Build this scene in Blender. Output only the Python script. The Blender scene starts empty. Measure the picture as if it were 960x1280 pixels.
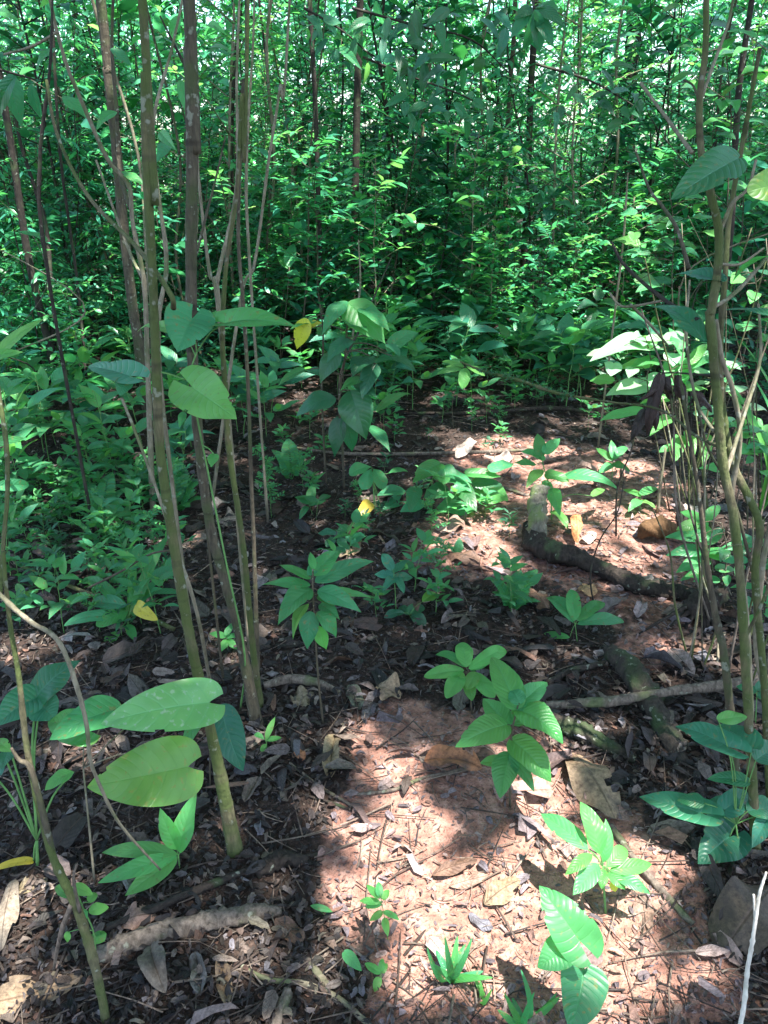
import bpy, math, random
import numpy as np
from math import radians as R
rng = np.random.default_rng(7)
random.seed(7)
sc = bpy.context.scene
COL = sc.collection

# ------------------------------------------------------------------ camera
PITCH, CAM_H, FPX = R(25.0), 1.5, 967.0
cam_d = bpy.data.cameras.new('camera')
cam = bpy.data.objects.new('camera', cam_d); COL.objects.link(cam)
cam.location = (0, 0, CAM_H); cam.rotation_euler = (R(90) - PITCH, 0, 0)
cam_d.sensor_width = 36; cam_d.sensor_fit = 'AUTO'; cam_d.lens = FPX / 1280 * 36
cam_d.clip_start = 0.05; cam_d.clip_end = 2000
sc.camera = cam

# ------------------------------------------------------------------ light
SUN = np.array((0.20, -0.22, 1.0)); SUN /= np.linalg.norm(SUN)        # towards the sun
elev = math.asin(SUN[2]); azim = math.atan2(SUN[0], SUN[1])
w = bpy.data.worlds.new('World'); sc.world = w; w.use_nodes = True
nt = w.node_tree; bg = nt.nodes['Background']
sky = nt.nodes.new('ShaderNodeTexSky'); sky.sky_type = 'NISHITA'; sky.sun_disc = False
sky.sun_elevation = elev; sky.sun_rotation = azim
sky.air_density = 1.0; sky.dust_density = 2.0; sky.ozone_density = 1.0
nt.links.new(sky.outputs[0], bg.inputs[0]); bg.inputs[1].default_value = 0.15
sl = bpy.data.lights.new('sun', 'SUN'); sl.energy = 5.0; sl.angle = R(0.53); sl.color = (1.0, 0.955, 0.92)
so = bpy.data.objects.new('sun', sl); COL.objects.link(so)
so.rotation_euler = (math.pi/2 - elev, 0, math.pi - azim)
so.location = (3, -3, 14)
sc.view_settings.view_transform = 'Standard'; sc.view_settings.look = 'None'
sc.view_settings.exposure = 2.34; sc.view_settings.gamma = 1.0; sc.view_settings.use_curve_mapping = False
cy = sc.cycles
cy.max_bounces = 6; cy.diffuse_bounces = 4; cy.glossy_bounces = 2; cy.transmission_bounces = 4
cy.transparent_max_bounces = 4; cy.caustics_reflective = False; cy.caustics_refractive = False
cy.sample_clamp_indirect = 6.0; cy.use_denoising = True

# ------------------------------------------------------------------ pixels of the 960x1280 photograph <-> the place
FWD = np.array((0, math.cos(PITCH), -math.sin(PITCH))); UPV = np.array((0, math.sin(PITCH), math.cos(PITCH)))
CAMP = np.array((0, 0, CAM_H))
def ray(u, v): return FWD + np.array(((u-480)/FPX, 0, 0)) - UPV*((v-640)/FPX)
def PT(u, v, Y): d = ray(u, v); return CAMP + d*(Y/d[1])
def PZ(u, v, z): d = ray(u, v); return CAMP + d*((z-CAM_H)/d[2])
def depth(p): return float(np.dot(np.asarray(p)-CAMP, FWD))
def proj(p):
    q = np.asarray(p, float)-CAMP; d = q@FWD
    return 480+FPX*q[..., 0]/d, 640-FPX*(q@UPV)/d

# ------------------------------------------------------------------ numpy noise
_perm = rng.random((256, 256))
def noise2(x, y, s=1.0, seed=0):
    x = np.asarray(x, float)*s+seed*17.31; y = np.asarray(y, float)*s+seed*9.77
    xi = np.floor(x).astype(int); yi = np.floor(y).astype(int); fx = x-xi; fy = y-yi
    fx = fx*fx*(3-2*fx); fy = fy*fy*(3-2*fy)
    g = lambda a, b: _perm[a & 255, b & 255]
    return (g(xi, yi)*(1-fx)+g(xi+1, yi)*fx)*(1-fy)+(g(xi, yi+1)*(1-fx)+g(xi+1, yi+1)*fx)*fy
def fbm(x, y, s=1.0, seed=0, o=4):
    t = 0; a = .5
    for k in range(o): t = t+a*noise2(x, y, s*2**k, seed+k*3); a *= .5
    return t/(1-.5**o)
def hgt(x, y):
    x = np.asarray(x, float); y = np.asarray(y, float)
    near = np.clip(1-(y-9)/6, 0.15, 1)
    big = 0.16*(fbm(x, y, .45, 2, 2)-.5)
    med = 0.055*(fbm(x, y, 2.6, 5, 3)-.5)
    return (big+med)*near - 0.02
def hfine(x, y): return hgt(x, y)+0.022*(fbm(x, y, 14, 8, 3)-.5)
def G(u, v):
    z = 0.0
    for _ in range(6):
        p = PZ(u, v, z); z = float(hgt(p[0], p[1]))
    return PZ(u, v, z)
def inpoly(px, py, poly):
    r = np.zeros(np.shape(px), bool); n = len(poly)
    for i in range(n):
        x0, y0 = poly[i]; x1, y1 = poly[(i+1) % n]
        if y0 == y1: continue
        c = ((y0 > py) != (y1 > py)) & (px < (x1-x0)*(py-y0)/(y1-y0)+x0)
        r ^= c
    return r

# ------------------------------------------------------------------ where gaps are cut in the canopy to let the sun through (on the ground)
def gp(*uv): return [tuple(G(u, v)[:2]) for u, v in uv]
GAPS = [  # polygon on the ground, share of the leaves missing there
    (gp((385,905),(440,895),(520,930),(590,925),(660,975),(720,985),(770,1040),(800,1085),(850,1130),(845,1180),(905,1240),(900,1290),
        (545,1290),(500,1230),(440,1190),(405,1120),(415,1080),(445,1040),(475,1000),(468,950),(430,930)), 1.0),
    (gp((530,655),(590,630),(640,650),(650,690),(600,705),(560,695)), .95),
    (gp((555,545),(640,535),(655,585),(600,600),(560,585)), .97),
    (gp((655,570),(760,560),(860,590),(850,650),(820,680),(850,710),(760,715),(700,690),(680,640)), .93),
    (gp((640,530),(760,520),(800,548),(700,556)), .6),
    (gp((800,790),(870,800),(860,830),(800,830)), .97),
    (gp((770,700),(870,690),(880,725),(790,735)), .8),
    (gp((700,820),(760,815),(760,850),(700,850)), .8),
    (gp((270,815),(345,820),(335,850),(280,850)), .97),
    (gp((0,785),(110,790),(120,830),(60,850),(0,840)), .9),
    (gp((150,795),(190,800),(185,815),(150,812)), .9),
    (gp((-20,1080),(60,1085),(75,1180),(60,1290),(-20,1290)), .9),
    (gp((120,1140),(200,1120),(330,1150),(420,1170),(440,1290),(230,1290),(180,1220)), .84),
    (gp((380,905),(470,890),(500,940),(420,940)), .85),
    (gp((870,600),(960,590),(960,690),(900,690)), .85),
    (gp((590,405),(625,400),(640,420),(600,425)), .9),
]
SPOTS = []   # lit places above the ground: point, radius
def spot(u, v, Y, r, share=1.0): SPOTS.append((PT(u, v, Y), r, share))
spot(790,450,3.25,.3); spot(800,482,3.25,.25); spot(850,430,3.25,.2); spot(950,430,2.9,.16); spot(575,470,4.2,.12); spot(690,590,3.4,.14,.8)
spot(566,638,3.15,.13); spot(610,620,3.3,.12)
spot(250,490,1.9,.1,.5); spot(140,465,2.2,.08,.6); spot(850,100,3.6,.25,.9); spot(590,840,1.95,.15,.7); spot(680,900,1.72,.17); spot(650,950,1.68,.15)
spot(740,1050,1.25,.2); spot(700,1140,1.15,.12); spot(470,480,3.4,.1,.5); spot(440,400,3.5,.12,.6)
spot(920,600,2.6,.1,.8); spot(890,700,2.4,.1,.8)
SHADES = [(PT(195,900,1.18), .13), (PT(880,222,1.42), .2), (PT(870,350,1.5), .16), (PT(845,400,1.5), .12), (PT(960,240,1.42), .1)]
def lit_share(P):
    """share of canopy missing above the sun lines through the points P"""
    P = np.asarray(P, float); x = P[:, 0]-SUN[0]/SUN[2]*P[:, 2]; y = P[:, 1]-SUN[1]/SUN[2]*P[:, 2]
    s = np.zeros(len(P))
    wob = .10*(fbm(x, y, 4, 31, 3)-.5), .10*(fbm(x, y, 4, 41, 3)-.5)
    brk = np.where(fbm(x, y, 5.5, 81, 2) > .74, .8, 1.0)
    for poly, k in GAPS: s = np.maximum(s, np.where(inpoly(x+wob[0], y+wob[1], poly), k*brk, 0))
    for c, r, k in SPOTS:
        cx, cy_ = c[0]-SUN[0]/SUN[2]*c[2], c[1]-SUN[1]/SUN[2]*c[2]
        s = np.maximum(s, np.where(np.hypot(x-cx, y-cy_) < r, k, 0))
    far = np.clip((y-5.5)/7, 0, 1)
    n = fbm(x, y, 1.3, 51, 3); n2 = fbm(x, y, 3.1, 57, 2)
    s = np.maximum(s, np.where(((n > .585-.13*far) | (n2 > .63-.06*far)) & (y > 4.9), .95, 0))
    s = np.maximum(s, np.where((n2 > .72) & (y > 2.6) & (x < -.4), .9, 0))
    for c, r in SHADES:
        cx, cy_ = c[0]-SUN[0]/SUN[2]*c[2], c[1]-SUN[1]/SUN[2]*c[2]
        s = np.where(np.hypot(x-cx, y-cy_) < r, 0, s)
    return s

# ------------------------------------------------------------------ mesh helpers
def build(name, geo, mat, parent=None, smooth=True, loc=None):
    V, F, UV, RND = geo[:4]
    V = np.asarray(V, np.float32)
    o_ = np.zeros(3) if loc is None else np.asarray(loc, float)
    if parent is not None and loc is None: o_ = np.array(parent.get('_o', (0, 0, 0)), float)
    V = V-o_.astype(np.float32)
    me = bpy.data.meshes.new(name); n = len(V); m = len(F)
    F = np.asarray(F, np.int32)
    me.vertices.add(n); me.vertices.foreach_set('co', V.ravel())
    me.loops.add(m*4); me.loops.foreach_set('vertex_index', F.ravel())
    me.polygons.add(m); me.polygons.foreach_set('loop_start', np.arange(m, dtype=np.int32)*4)
    me.polygons.foreach_set('loop_total', np.full(m, 4, np.int32))
    me.polygons.foreach_set('use_smooth', np.full(m, smooth, bool))
    if UV is not None:
        l = me.uv_layers.new(name='uv'); l.data.foreach_set('uv', np.asarray(UV, np.float32)[F.ravel()].ravel())
    a = me.attributes.new('rnd', 'FLOAT', 'POINT'); a.data.foreach_set('value', np.asarray(RND, np.float32))
    if len(geo) > 4 and geo[4] is not None:
        c = me.attributes.new('tone', 'FLOAT_COLOR', 'POINT')
        cc = np.ones((n, 4), np.float32); cc[:, :3] = geo[4]; c.data.foreach_set('color', cc.ravel())
    me.update(calc_edges=True); me.validate()
    me.materials.append(mat)
    o = bpy.data.objects.new(name, me); COL.objects.link(o)
    if parent is not None: o.parent = parent
    elif loc is not None: o.location = o_
    return o
def join(*gs):
    gs = [g for g in gs if g is not None and len(g[0])]
    off = 0; V = []; F = []; U = []; N = []; T = []
    for g in gs:
        V.append(g[0]); F.append(np.asarray(g[1])+off); U.append(g[2]); N.append(g[3]); off += len(g[0])
        if len(g) > 4: T.append(g[4])
    return (np.concatenate(V), np.concatenate(F), np.concatenate(U), np.concatenate(N)) + ((np.concatenate(T),) if T else ())
def tag(o, label=None, cat=None, group=None, kind=None):
    if label: o['label'] = label; o['kind'] = kind or 'thing'
    if cat: o['category'] = cat
    if group: o['group'] = group
    return o
def thing(name, label, cat, loc, group=None):
    o = bpy.data.objects.new(name, None); COL.objects.link(o); o.empty_display_size = .1
    o.location = [float(c) for c in loc]; o['_o'] = [float(c) for c in loc]
    return tag(o, label, cat, group)
def dup(src, loc, rz, sca, label=None, group=None):
    r = src.copy(); COL.objects.link(r); r.location = loc; r.rotation_euler = (0, 0, rz); r.scale = (sca,)*3
    if label: r['label'] = label
    if group: r['group'] = group
    for ch in list(src.children):
        c = ch.copy(); COL.objects.link(c); c.parent = r
    return r
def norm(a): a = np.asarray(a, float); return a/(np.linalg.norm(a, axis=-1, keepdims=True)+1e-9)

SHAPES = {'ellipse': (.6, .62, 0), 'lance': (.75, 1.0, 0), 'acum': (.62, 1.25, 0), 'obov': (1.15, .55, 0), 'heart': (.28, .85, .14),
          'arrow': (.32, .95, .36), 'strap': (.25, .55, 0), 'round': (.45, .5, .05), 'ovate': (.45, .9, .04)}
def halfw(u, shape):
    a, b, _ = SHAPES[shape]; m = a/(a+b)
    return np.maximum(u, 1e-6)**a*np.maximum(1-u, 1e-6)**b/(m**a*(1-m)**b)
def leaf_grid(nu, nv, shape):
    t = np.linspace(0, 1, nu+1); u = (1-np.cos(np.pi*t))/2*.999+.0005
    if nu <= 3: u = np.linspace(0.02, .985, nu+1)
    s = np.linspace(-1, 1, nv+1)
    U, S = np.meshgrid(u, s, indexing='ij')
    lob = SHAPES[shape][2]
    al = U-lob*np.abs(S)**1.3*(1-U)**3
    i = np.arange(nu)[:, None]*(nv+1)+np.arange(nv)[None]
    F = np.stack([i, i+1, i+nv+2, i+nv+1], -1).reshape(-1, 4)
    return U.ravel(), S.ravel(), halfw(U, shape).ravel(), al.ravel(), F
def leaves(B, A, N, L, W, shape='lance', nu=3, nv=2, arch=.1, fold=.25, wave=0., corr=0., rnd=None, tone=None):
    """K leaves at once: bases B, axes A, face normals N, lengths L, widths W"""
    B = np.atleast_2d(np.asarray(B, float)); K = len(B)
    bc = lambda q: np.broadcast_to(np.asarray(q, float), (K,))[:, None]
    U, S, H, AL, F = leaf_grid(nu, nv, shape)
    A = norm(np.broadcast_to(np.asarray(A, float), (K, 3))); N = np.broadcast_to(np.asarray(N, float), (K, 3))
    Sd = np.cross(A, N); bad = np.linalg.norm(Sd, axis=1) < .05
    if bad.any(): Sd = np.where(bad[:, None], np.cross(A, np.array((.3, -1, .2))), Sd)
    Sd = norm(Sd); Nn = np.cross(Sd, A)
    L, W, ar, fo, wa, co = bc(L), bc(W), bc(arch), bc(fold), bc(wave), bc(corr)
    ph = rng.random((K, 1))*6.28
    z = ar*4*U*(1-U)*L + fo*np.abs(S)*H*W*.5 - .35*fo*(S*H)**2*W*.5
    z = z + wa*W*np.abs(S)**1.5*np.sin(U*9+ph+S*1.2)*H + co*W*np.abs(np.sin(np.pi*9*(U-.16*np.abs(S))))*np.minimum(1, np.abs(S)*4)*H
    side = S*H*W*.5
    V = B[:, None]+A[:, None]*(AL*L)[..., None]+Sd[:, None]*side[..., None]+Nn[:, None]*z[..., None]
    P = len(U)
    FF = (F[None]+(np.arange(K)*P)[:, None, None]).reshape(-1, 4)
    UV = np.tile(np.stack([U, S*.5+.5], -1), (K, 1))
    r = rng.random(K) if rnd is None else np.broadcast_to(np.asarray(rnd, float), (K,))
    g = (V.reshape(-1, 3), FF, UV, np.repeat(r, P))
    if tone is not None: g = g+(np.repeat(np.broadcast_to(np.asarray(tone, float), (K, 3)), P, axis=0),)
    return g
def crv(pts, n=6):
    P = np.asarray(pts, float); 
    if len(P) < 3: 
        t = np.linspace(0, 1, n+1)[:, None]; return P[0]*(1-t)+P[-1]*t
    Q = np.vstack([2*P[0]-P[1], P, 2*P[-1]-P[-2]]); out = []
    for i in range(1, len(Q)-2):
        t = np.linspace(0, 1, n, endpoint=False)[:, None]
        a, b, c, d = Q[i-1], Q[i], Q[i+1], Q[i+2]
        out.append(.5*(2*b+(c-a)*t+(2*a-5*b+4*c-d)*t*t+(3*b-a-3*c+d)*t**3))
    out.append(P[-1:]); return np.vstack(out)
def tube(pts, r0, r1=None, sides=8, n=6, rough=0., knots=0., rnd=None, tone=None, cap=True):
    """a tapering limb through pts; r0 may be a list of radii, one per point"""
    C = crv(pts, n); m = len(C)
    if np.ndim(r0): Rr = np.interp(np.linspace(0, 1, m), np.linspace(0, 1, len(r0)), r0)
    else: Rr = np.linspace(r0, r0 if r1 is None else r1, m)
    T = norm(np.gradient(C, axis=0)); x = np.cross(T[0], (0.3, 1, .2)); 
    if np.linalg.norm(x) < .1: x = np.cross(T[0], (1, 0, .2))
    x = norm(x); X = []
    for k in range(m):
        x = norm(x-T[k]*np.dot(x, T[k])); X.append(x)
    X = np.array(X); Yv = np.cross(T, X); a = np.linspace(0, 2*np.pi, sides, endpoint=False)
    rr = np.repeat(Rr[:, None], sides, 1)
    if rough: rr = rr*(1+rough*(rng.random((m, sides))-.5)*2)
    if sides >= 14:
        la, lm = np.meshgrid(np.arange(sides)/sides*6.283, np.arange(m)*.35); sd_ = int(rng.integers(0, 40))
        rr = rr*(1+.95*(fbm(np.cos(la)*1.3+5+lm*.7, np.sin(la)*1.3+5+lm*.4, 1.2, sd_, 4)-.5))
    if knots:
        kk = rng.random(m); rr = rr*(1+np.where(kk > .8, knots*rng.random(m), 0))[:, None]
    V = C[:, None]+X[:, None]*(np.cos(a)*rr)[..., None]+Yv[:, None]*(np.sin(a)*rr)[..., None]
    V = V.reshape(-1, 3)
    i = np.arange(m-1)[:, None]*sides; j = np.arange(sides)[None]; j2 = (j+1) % sides
    F = np.stack([i+j, i+j2, i+sides+j2, i+sides+j], -1).reshape(-1, 4)
    UV = np.stack([np.tile(a/6.283, m), np.repeat(np.linspace(0, 1, m), sides)], -1)
    if cap:
        ex = []
        for b, c, k in ((0, C[0], 0), ((m-1)*sides, C[-1], m-1)):
            ci = len(V); V = np.vstack([V, c]); UV = np.vstack([UV, (.5, 0)])
            for q in range(0, sides, 2):
                f = [b+q, b+(q+1) % sides, b+(q+2) % sides, ci]
                ex.append(f[::-1] if k == 0 else f)
        F = np.vstack([F, ex])
    g = (V, F, UV, np.full(len(V), rng.random() if rnd is None else rnd))
    if tone is not None: g = g+(np.broadcast_to(np.asarray(tone, float), (len(V), 3)),)
    return g

# ------------------------------------------------------------------ materials
def newmat(name):
    m = bpy.data.materials.new(name); m.use_nodes = True; t = m.node_tree; t.nodes.clear()
    return m, t.nodes, t.links
def N_(ns, typ, **kw):
    n = ns.new(typ)
    for k, v in kw.items():
        if k.startswith('i_'):
            n.inputs[k[2:].replace('_', ' ')].default_value = v
        else: setattr(n, k, v)
    return n
def ramp(ns, stops):
    r = ns.new('ShaderNodeValToRGB'); e = r.color_ramp.elements
    while len(e) < len(stops): e.new(.5)
    for k, (p, c) in enumerate(stops): e[k].position = p; e[k].color = (*c, 1) if len(c) == 3 else c
    return r
def math_(ns, ls, op, a, b=None, c=None, clamp=False):
    n = ns.new('ShaderNodeMath'); n.operation = op; n.use_clamp = clamp
    for k, q in enumerate((a, b, c)):
        if q is None: continue
        if hasattr(q, 'links') or hasattr(q, 'is_linked'): ls.new(q, n.inputs[k])
        else: n.inputs[k].default_value = q
    return n.outputs[0]
def mixc(ns, ls, fac, a, b, mode='MIX'):
    n = ns.new('ShaderNodeMix'); n.data_type = 'RGBA'; n.blend_type = mode
    for k, q in ((0, fac), (6, a), (7, b)):
        if hasattr(q, 'is_linked'): ls.new(q, n.inputs[k])
        else: n.inputs[k].default_value = (*q, 1) if isinstance(q, tuple) and len(q) == 3 else q
    return n.outputs[2]
def leaf_mat(name, col, tcol, rough=.42, veins=8, vs=.5, var=.5, trans=.4, spots=.0, spotcol=(.25, .2, .05), fine=True, spec=.5):
    m, ns, ls = newmat(name); out = N_(ns, 'ShaderNodeOutputMaterial')
    at = N_(ns, 'ShaderNodeAttribute', attribute_name='rnd'); rnd = at.outputs['Fac']
    hsv = N_(ns, 'ShaderNodeHueSaturation'); hsv.inputs['Color'].default_value = (*col, 1)
    ls.new(math_(ns, ls, 'MULTIPLY_ADD', rnd, -.07, .535), hsv.inputs['Hue'])
    r2 = math_(ns, ls, 'FRACT', math_(ns, ls, 'MULTIPLY', rnd, 7.31))
    ls.new(math_(ns, ls, 'MULTIPLY_ADD', r2, 2*var, 1-var*.8), hsv.inputs['Value'])
    c = hsv.outputs[0]
    hs2 = N_(ns, 'ShaderNodeHueSaturation'); hs2.inputs['Color'].default_value = (*tcol, 1)
    ls.new(math_(ns, ls, 'MULTIPLY_ADD', rnd, -.06, .53), hs2.inputs['Hue'])
    ls.new(math_(ns, ls, 'MULTIPLY_ADD', r2, 1.2*var, 1-var*.5), hs2.inputs['Value'])
    tc = hs2.outputs[0]
    p = N_(ns, 'ShaderNodeBsdfPrincipled'); p.inputs['Roughness'].default_value = rough
    p.inputs['Specular IOR Level'].default_value = spec
    if fine:
        uv = N_(ns, 'ShaderNodeUVMap'); sep = N_(ns, 'ShaderNodeSeparateXYZ'); ls.new(uv.outputs[0], sep.inputs[0])
        av = math_(ns, ls, 'ABSOLUTE', math_(ns, ls, 'MULTIPLY_ADD', sep.outputs[1], 2, -1))
        mid = math_(ns, ls, 'SUBTRACT', 1, math_(ns, ls, 'MULTIPLY', av, 16), clamp=True)
        tri = math_(ns, ls, 'PINGPONG', math_(ns, ls, 'SUBTRACT', math_(ns, ls, 'MULTIPLY', sep.outputs[0], float(veins)),
                                             math_(ns, ls, 'MULTIPLY', math_(ns, ls, 'POWER', av, 1.25), veins*.22)), .5)
        side = math_(ns, ls, 'SUBTRACT', 1, math_(ns, ls, 'MULTIPLY', tri, 9), clamp=True)
        v = math_(ns, ls, 'MAXIMUM', mid, math_(ns, ls, 'MULTIPLY', side, .55))
        geo = N_(ns, 'ShaderNodeTexCoord')
        nz = N_(ns, 'ShaderNodeTexNoise', i_Scale=38.0, i_Detail=3.0); ls.new(geo.outputs['Object'], nz.inputs['Vector'])
        c = mixc(ns, ls, math_(ns, ls, 'MULTIPLY', v, vs*.6), c, tuple(min(1, k*1.9+.02) for k in col))
        c = mixc(ns, ls, math_(ns, ls, 'MULTIPLY_ADD', nz.outputs[0], .9, -.2, clamp=True), c, tuple(k*.62 for k in col))
        if spots:
            sp = N_(ns, 'ShaderNodeTexNoise', i_Scale=95.0, i_Detail=2.0); ls.new(geo.outputs['Object'], sp.inputs['Vector'])
            f = math_(ns, ls, 'MULTIPLY', math_(ns, ls, 'SUBTRACT', sp.outputs[0], .66-.1*spots), 12, clamp=True)
            f = math_(ns, ls, 'MULTIPLY', f, min(1, spots))
            c = mixc(ns, ls, f, c, spotcol); tc = mixc(ns, ls, f, tc, tuple(k*.6 for k in spotcol))
        eb = math_(ns, ls, 'MULTIPLY', math_(ns, ls, 'SUBTRACT', math_(ns, ls, 'ADD', av, math_(ns, ls, 'MULTIPLY', nz.outputs[0], .55)), 1.27), 9, clamp=True)
        c = mixc(ns, ls, math_(ns, ls, 'MULTIPLY', eb, .75), c, (.17, .13, .045))
        ls.new(math_(ns, ls, 'MULTIPLY_ADD', nz.outputs[0], .3, rough-.15), p.inputs['Roughness'])
        bp = N_(ns, 'ShaderNodeBump', i_Strength=.35*vs+.1, i_Distance=.004)
        hgt_ = math_(ns, ls, 'SUBTRACT', math_(ns, ls, 'MULTIPLY', tri, .9), v)
        ls.new(hgt_, bp.inputs['Height']); ls.new(bp.outputs[0], p.inputs['Normal'])
        tc = mixc(ns, ls, math_(ns, ls, 'MULTIPLY', v, .45), tc, tuple(k*.45 for k in tcol))
    ls.new(c, p.inputs['Base Color'])
    tr = N_(ns, 'ShaderNodeBsdfTranslucent'); ls.new(tc, tr.inputs['Color'])
    mx = N_(ns, 'ShaderNodeMixShader'); mx.inputs[0].default_value = trans
    ls.new(p.outputs[0], mx.inputs[1]); ls.new(tr.outputs[0], mx.inputs[2]); ls.new(mx.outputs[0], out.inputs[0])
    return m
M = {}
M['leaf']   = leaf_mat('leaf_green', (.045, .215, .075), (.14, .55, .10), .40, 9, .85, .35, spots=.5, spec=.4)
M['fresh']  = leaf_mat('leaf_fresh', (.070, .285, .070), (.22, .66, .10), .40, 9, .8, .3, trans=.45, spots=.35, spec=.4)
M['dark']   = leaf_mat('leaf_dark', (.020, .105, .042), (.06, .28, .05), .38, 9, .6, .35, trans=.32, spots=.25)
M['glare']  = leaf_mat('leaf_glare_tint', (.20, .40, .20), (.30, .62, .20), .35, 8, .4, .1, trans=.35)  # sun glare painted into the leaf colour as a paler green
M['teal']   = leaf_mat('leaf_blue_green', (.030, .155, .080), (.07, .36, .11), .38, 10, .85, .3, trans=.36, spots=.4, spec=.4)
M['corr']   = leaf_mat('leaf_ribbed', (.050, .25, .075), (.14, .55, .10), .40, 13, 1.0, .2)
M['yellow'] = leaf_mat('leaf_yellow', (.55, .47, .05), (.75, .65, .05), .45, 9, .4, .2, spots=.5, spotcol=(.22, .13, .03))
M['ygreen'] = leaf_mat('leaf_yellow_green', (.075, .24, .04), (.20, .54, .05), .40, 9, .3, .2, spots=.6, spotcol=(.30, .32, .05))
M['spotted'] = leaf_mat('leaf_pale_spotted', (.10, .35, .12), (.18, .60, .14), .34, 7, .45, .2, spots=.55, spotcol=(.42, .55, .36))
M['bgleaf'] = leaf_mat('backdrop_leaf', (.032, .180, .086), (.09, .46, .13), .30, fine=False, var=.6, trans=.42)
M['bgdark'] = leaf_mat('backdrop_leaf_dark', (.016, .095, .052), (.045, .28, .085), .30, fine=False, var=.6, trans=.36)
M['bgfresh'] = leaf_mat('backdrop_leaf_fresh', (.052, .245, .085), (.17, .58, .12), .32, fine=False, var=.45, trans=.45)
M['canopy'] = leaf_mat('canopy_leaf', (.03, .12, .06), (.05, .24, .09), .5, fine=False, var=.4, trans=.4)

def bark_mat(name, c0, c1, moss=0., mosscol=(.07, .10, .03), lichen=.0, bump=.5, ring=.0, scale=1.0):
    m, ns, ls = newmat(name); out = N_(ns, 'ShaderNodeOutputMaterial'); p = N_(ns, 'ShaderNodeBsdfPrincipled')
    tc = N_(ns, 'ShaderNodeTexCoord'); mp = N_(ns, 'ShaderNodeMapping'); mp.inputs['Scale'].default_value = (90*scale, 90*scale, 16*scale)
    ls.new(tc.outputs['Object'], mp.inputs[0])
    n1 = N_(ns, 'ShaderNodeTexNoise', i_Scale=1.0, i_Detail=5.0, i_Roughness=.65); ls.new(mp.outputs[0], n1.inputs['Vector'])
    n2 = N_(ns, 'ShaderNodeTexNoise', i_Scale=11.0, i_Detail=4.0); ls.new(tc.outputs['Object'], n2.inputs['Vector'])
    n3 = N_(ns, 'ShaderNodeTexNoise', i_Scale=45.0, i_Detail=3.0); ls.new(tc.outputs['Object'], n3.inputs['Vector'])
    r = ramp(ns, [(.3, c0), (.7, c1)]); ls.new(n1.outputs[0], r.inputs[0]); c = r.outputs[0]
    if moss:
        f = math_(ns, ls, 'MULTIPLY', math_(ns, ls, 'SUBTRACT', n2.outputs[0], .62-.25*moss), 7, clamp=True)
        c = mixc(ns, ls, math_(ns, ls, 'MULTIPLY', f, .85), c, mosscol)
    if lichen:
        f = math_(ns, ls, 'MULTIPLY', math_(ns, ls, 'SUBTRACT', n3.outputs[0], .68-.12*lichen), 14, clamp=True)
        c = mixc(ns, ls, math_(ns, ls, 'MULTIPLY', f, .7), c, (.34, .36, .27))
    c = mixc(ns, ls, math_(ns, ls, 'MULTIPLY', math_(ns, ls, 'SUBTRACT', n3.outputs[0], .5, clamp=True), 1.6, clamp=True), c, tuple(k*.35 for k in c0))
    h = n1.outputs[0]
    if ring:
        mp2 = N_(ns, 'ShaderNodeMapping'); mp2.inputs['Scale'].default_value = (5, 5, 60); ls.new(tc.outputs['Object'], mp2.inputs[0])
        n4 = N_(ns, 'ShaderNodeTexNoise', i_Scale=.55, i_Detail=2.0); ls.new(mp2.outputs[0], n4.inputs['Vector'])
        f = math_(ns, ls, 'MULTIPLY', math_(ns, ls, 'SUBTRACT', n4.outputs[0], .6), 8, clamp=True)
        c = mixc(ns, ls, math_(ns, ls, 'MULTIPLY', f, ring), c, tuple(k*.4 for k in c0))
    ls.new(c, p.inputs['Base Color']); p.inputs['Roughness'].default_value = .85; p.inputs['Specular IOR Level'].default_value = .25
    bp = N_(ns, 'ShaderNodeBump', i_Strength=bump, i_Distance=.006)
    ls.new(math_(ns, ls, 'ADD', h, math_(ns, ls, 'MULTIPLY', n3.outputs[0], .7)), bp.inputs['Height']); ls.new(bp.outputs[0], p.inputs['Normal'])
    ls.new(p.outputs[0], out.inputs[0]); return m
M['bark_moss'] = bark_mat('bark_mossy', (.05, .045, .024), (.15, .135, .07), .95, (.06, .085, .022), .45, 1.0, .6)
M['bark_brown'] = bark_mat('bark_brown', (.036, .03, .02), (.105, .088, .058), .5, (.055, .07, .028), .5, 1.0, .8)
M['bark_dark'] = bark_mat('bark_dark', (.013, .011, .009), (.042, .034, .026), .3, (.05, .07, .03), .25, .6, .4)
M['bark_pale'] = bark_mat('bark_pale', (.10, .085, .055), (.26, .225, .155), .5, (.08, .10, .04), .5, .6, .3)
M['dead'] = bark_mat('dead_wood', (.04, .03, .022), (.20, .16, .125), .3, (.08, .10, .04), .25, .8)
M['rot'] = bark_mat('rotting_wood', (.010, .008, .006), (.045, .034, .026), .25, (.05, .075, .03), .2, 1.0)
M['mosslog'] = bark_mat('mossy_log', (.012, .010, .008), (.06, .048, .036), .45, (.028, .05, .016), .5, 1.0)
M['stump'] = bark_mat('pale_mossy_stump', (.06, .055, .038), (.20, .185, .135), .8, (.12, .17, .05), .6, .9)
M['twigpale'] = bark_mat('pale_twig', (.36, .33, .27), (.62, .58, .50), .1, (.2, .22, .1), .3, .6)
M['greenstem'] = bark_mat('green_stem', (.07, .17, .05), (.13, .27, .08), .1, (.05, .12, .03), .0, .2)
M['husk'] = bark_mat('husk_fibre', (.045, .024, .010), (.13, .07, .03), .0, bump=1.0)

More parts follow.
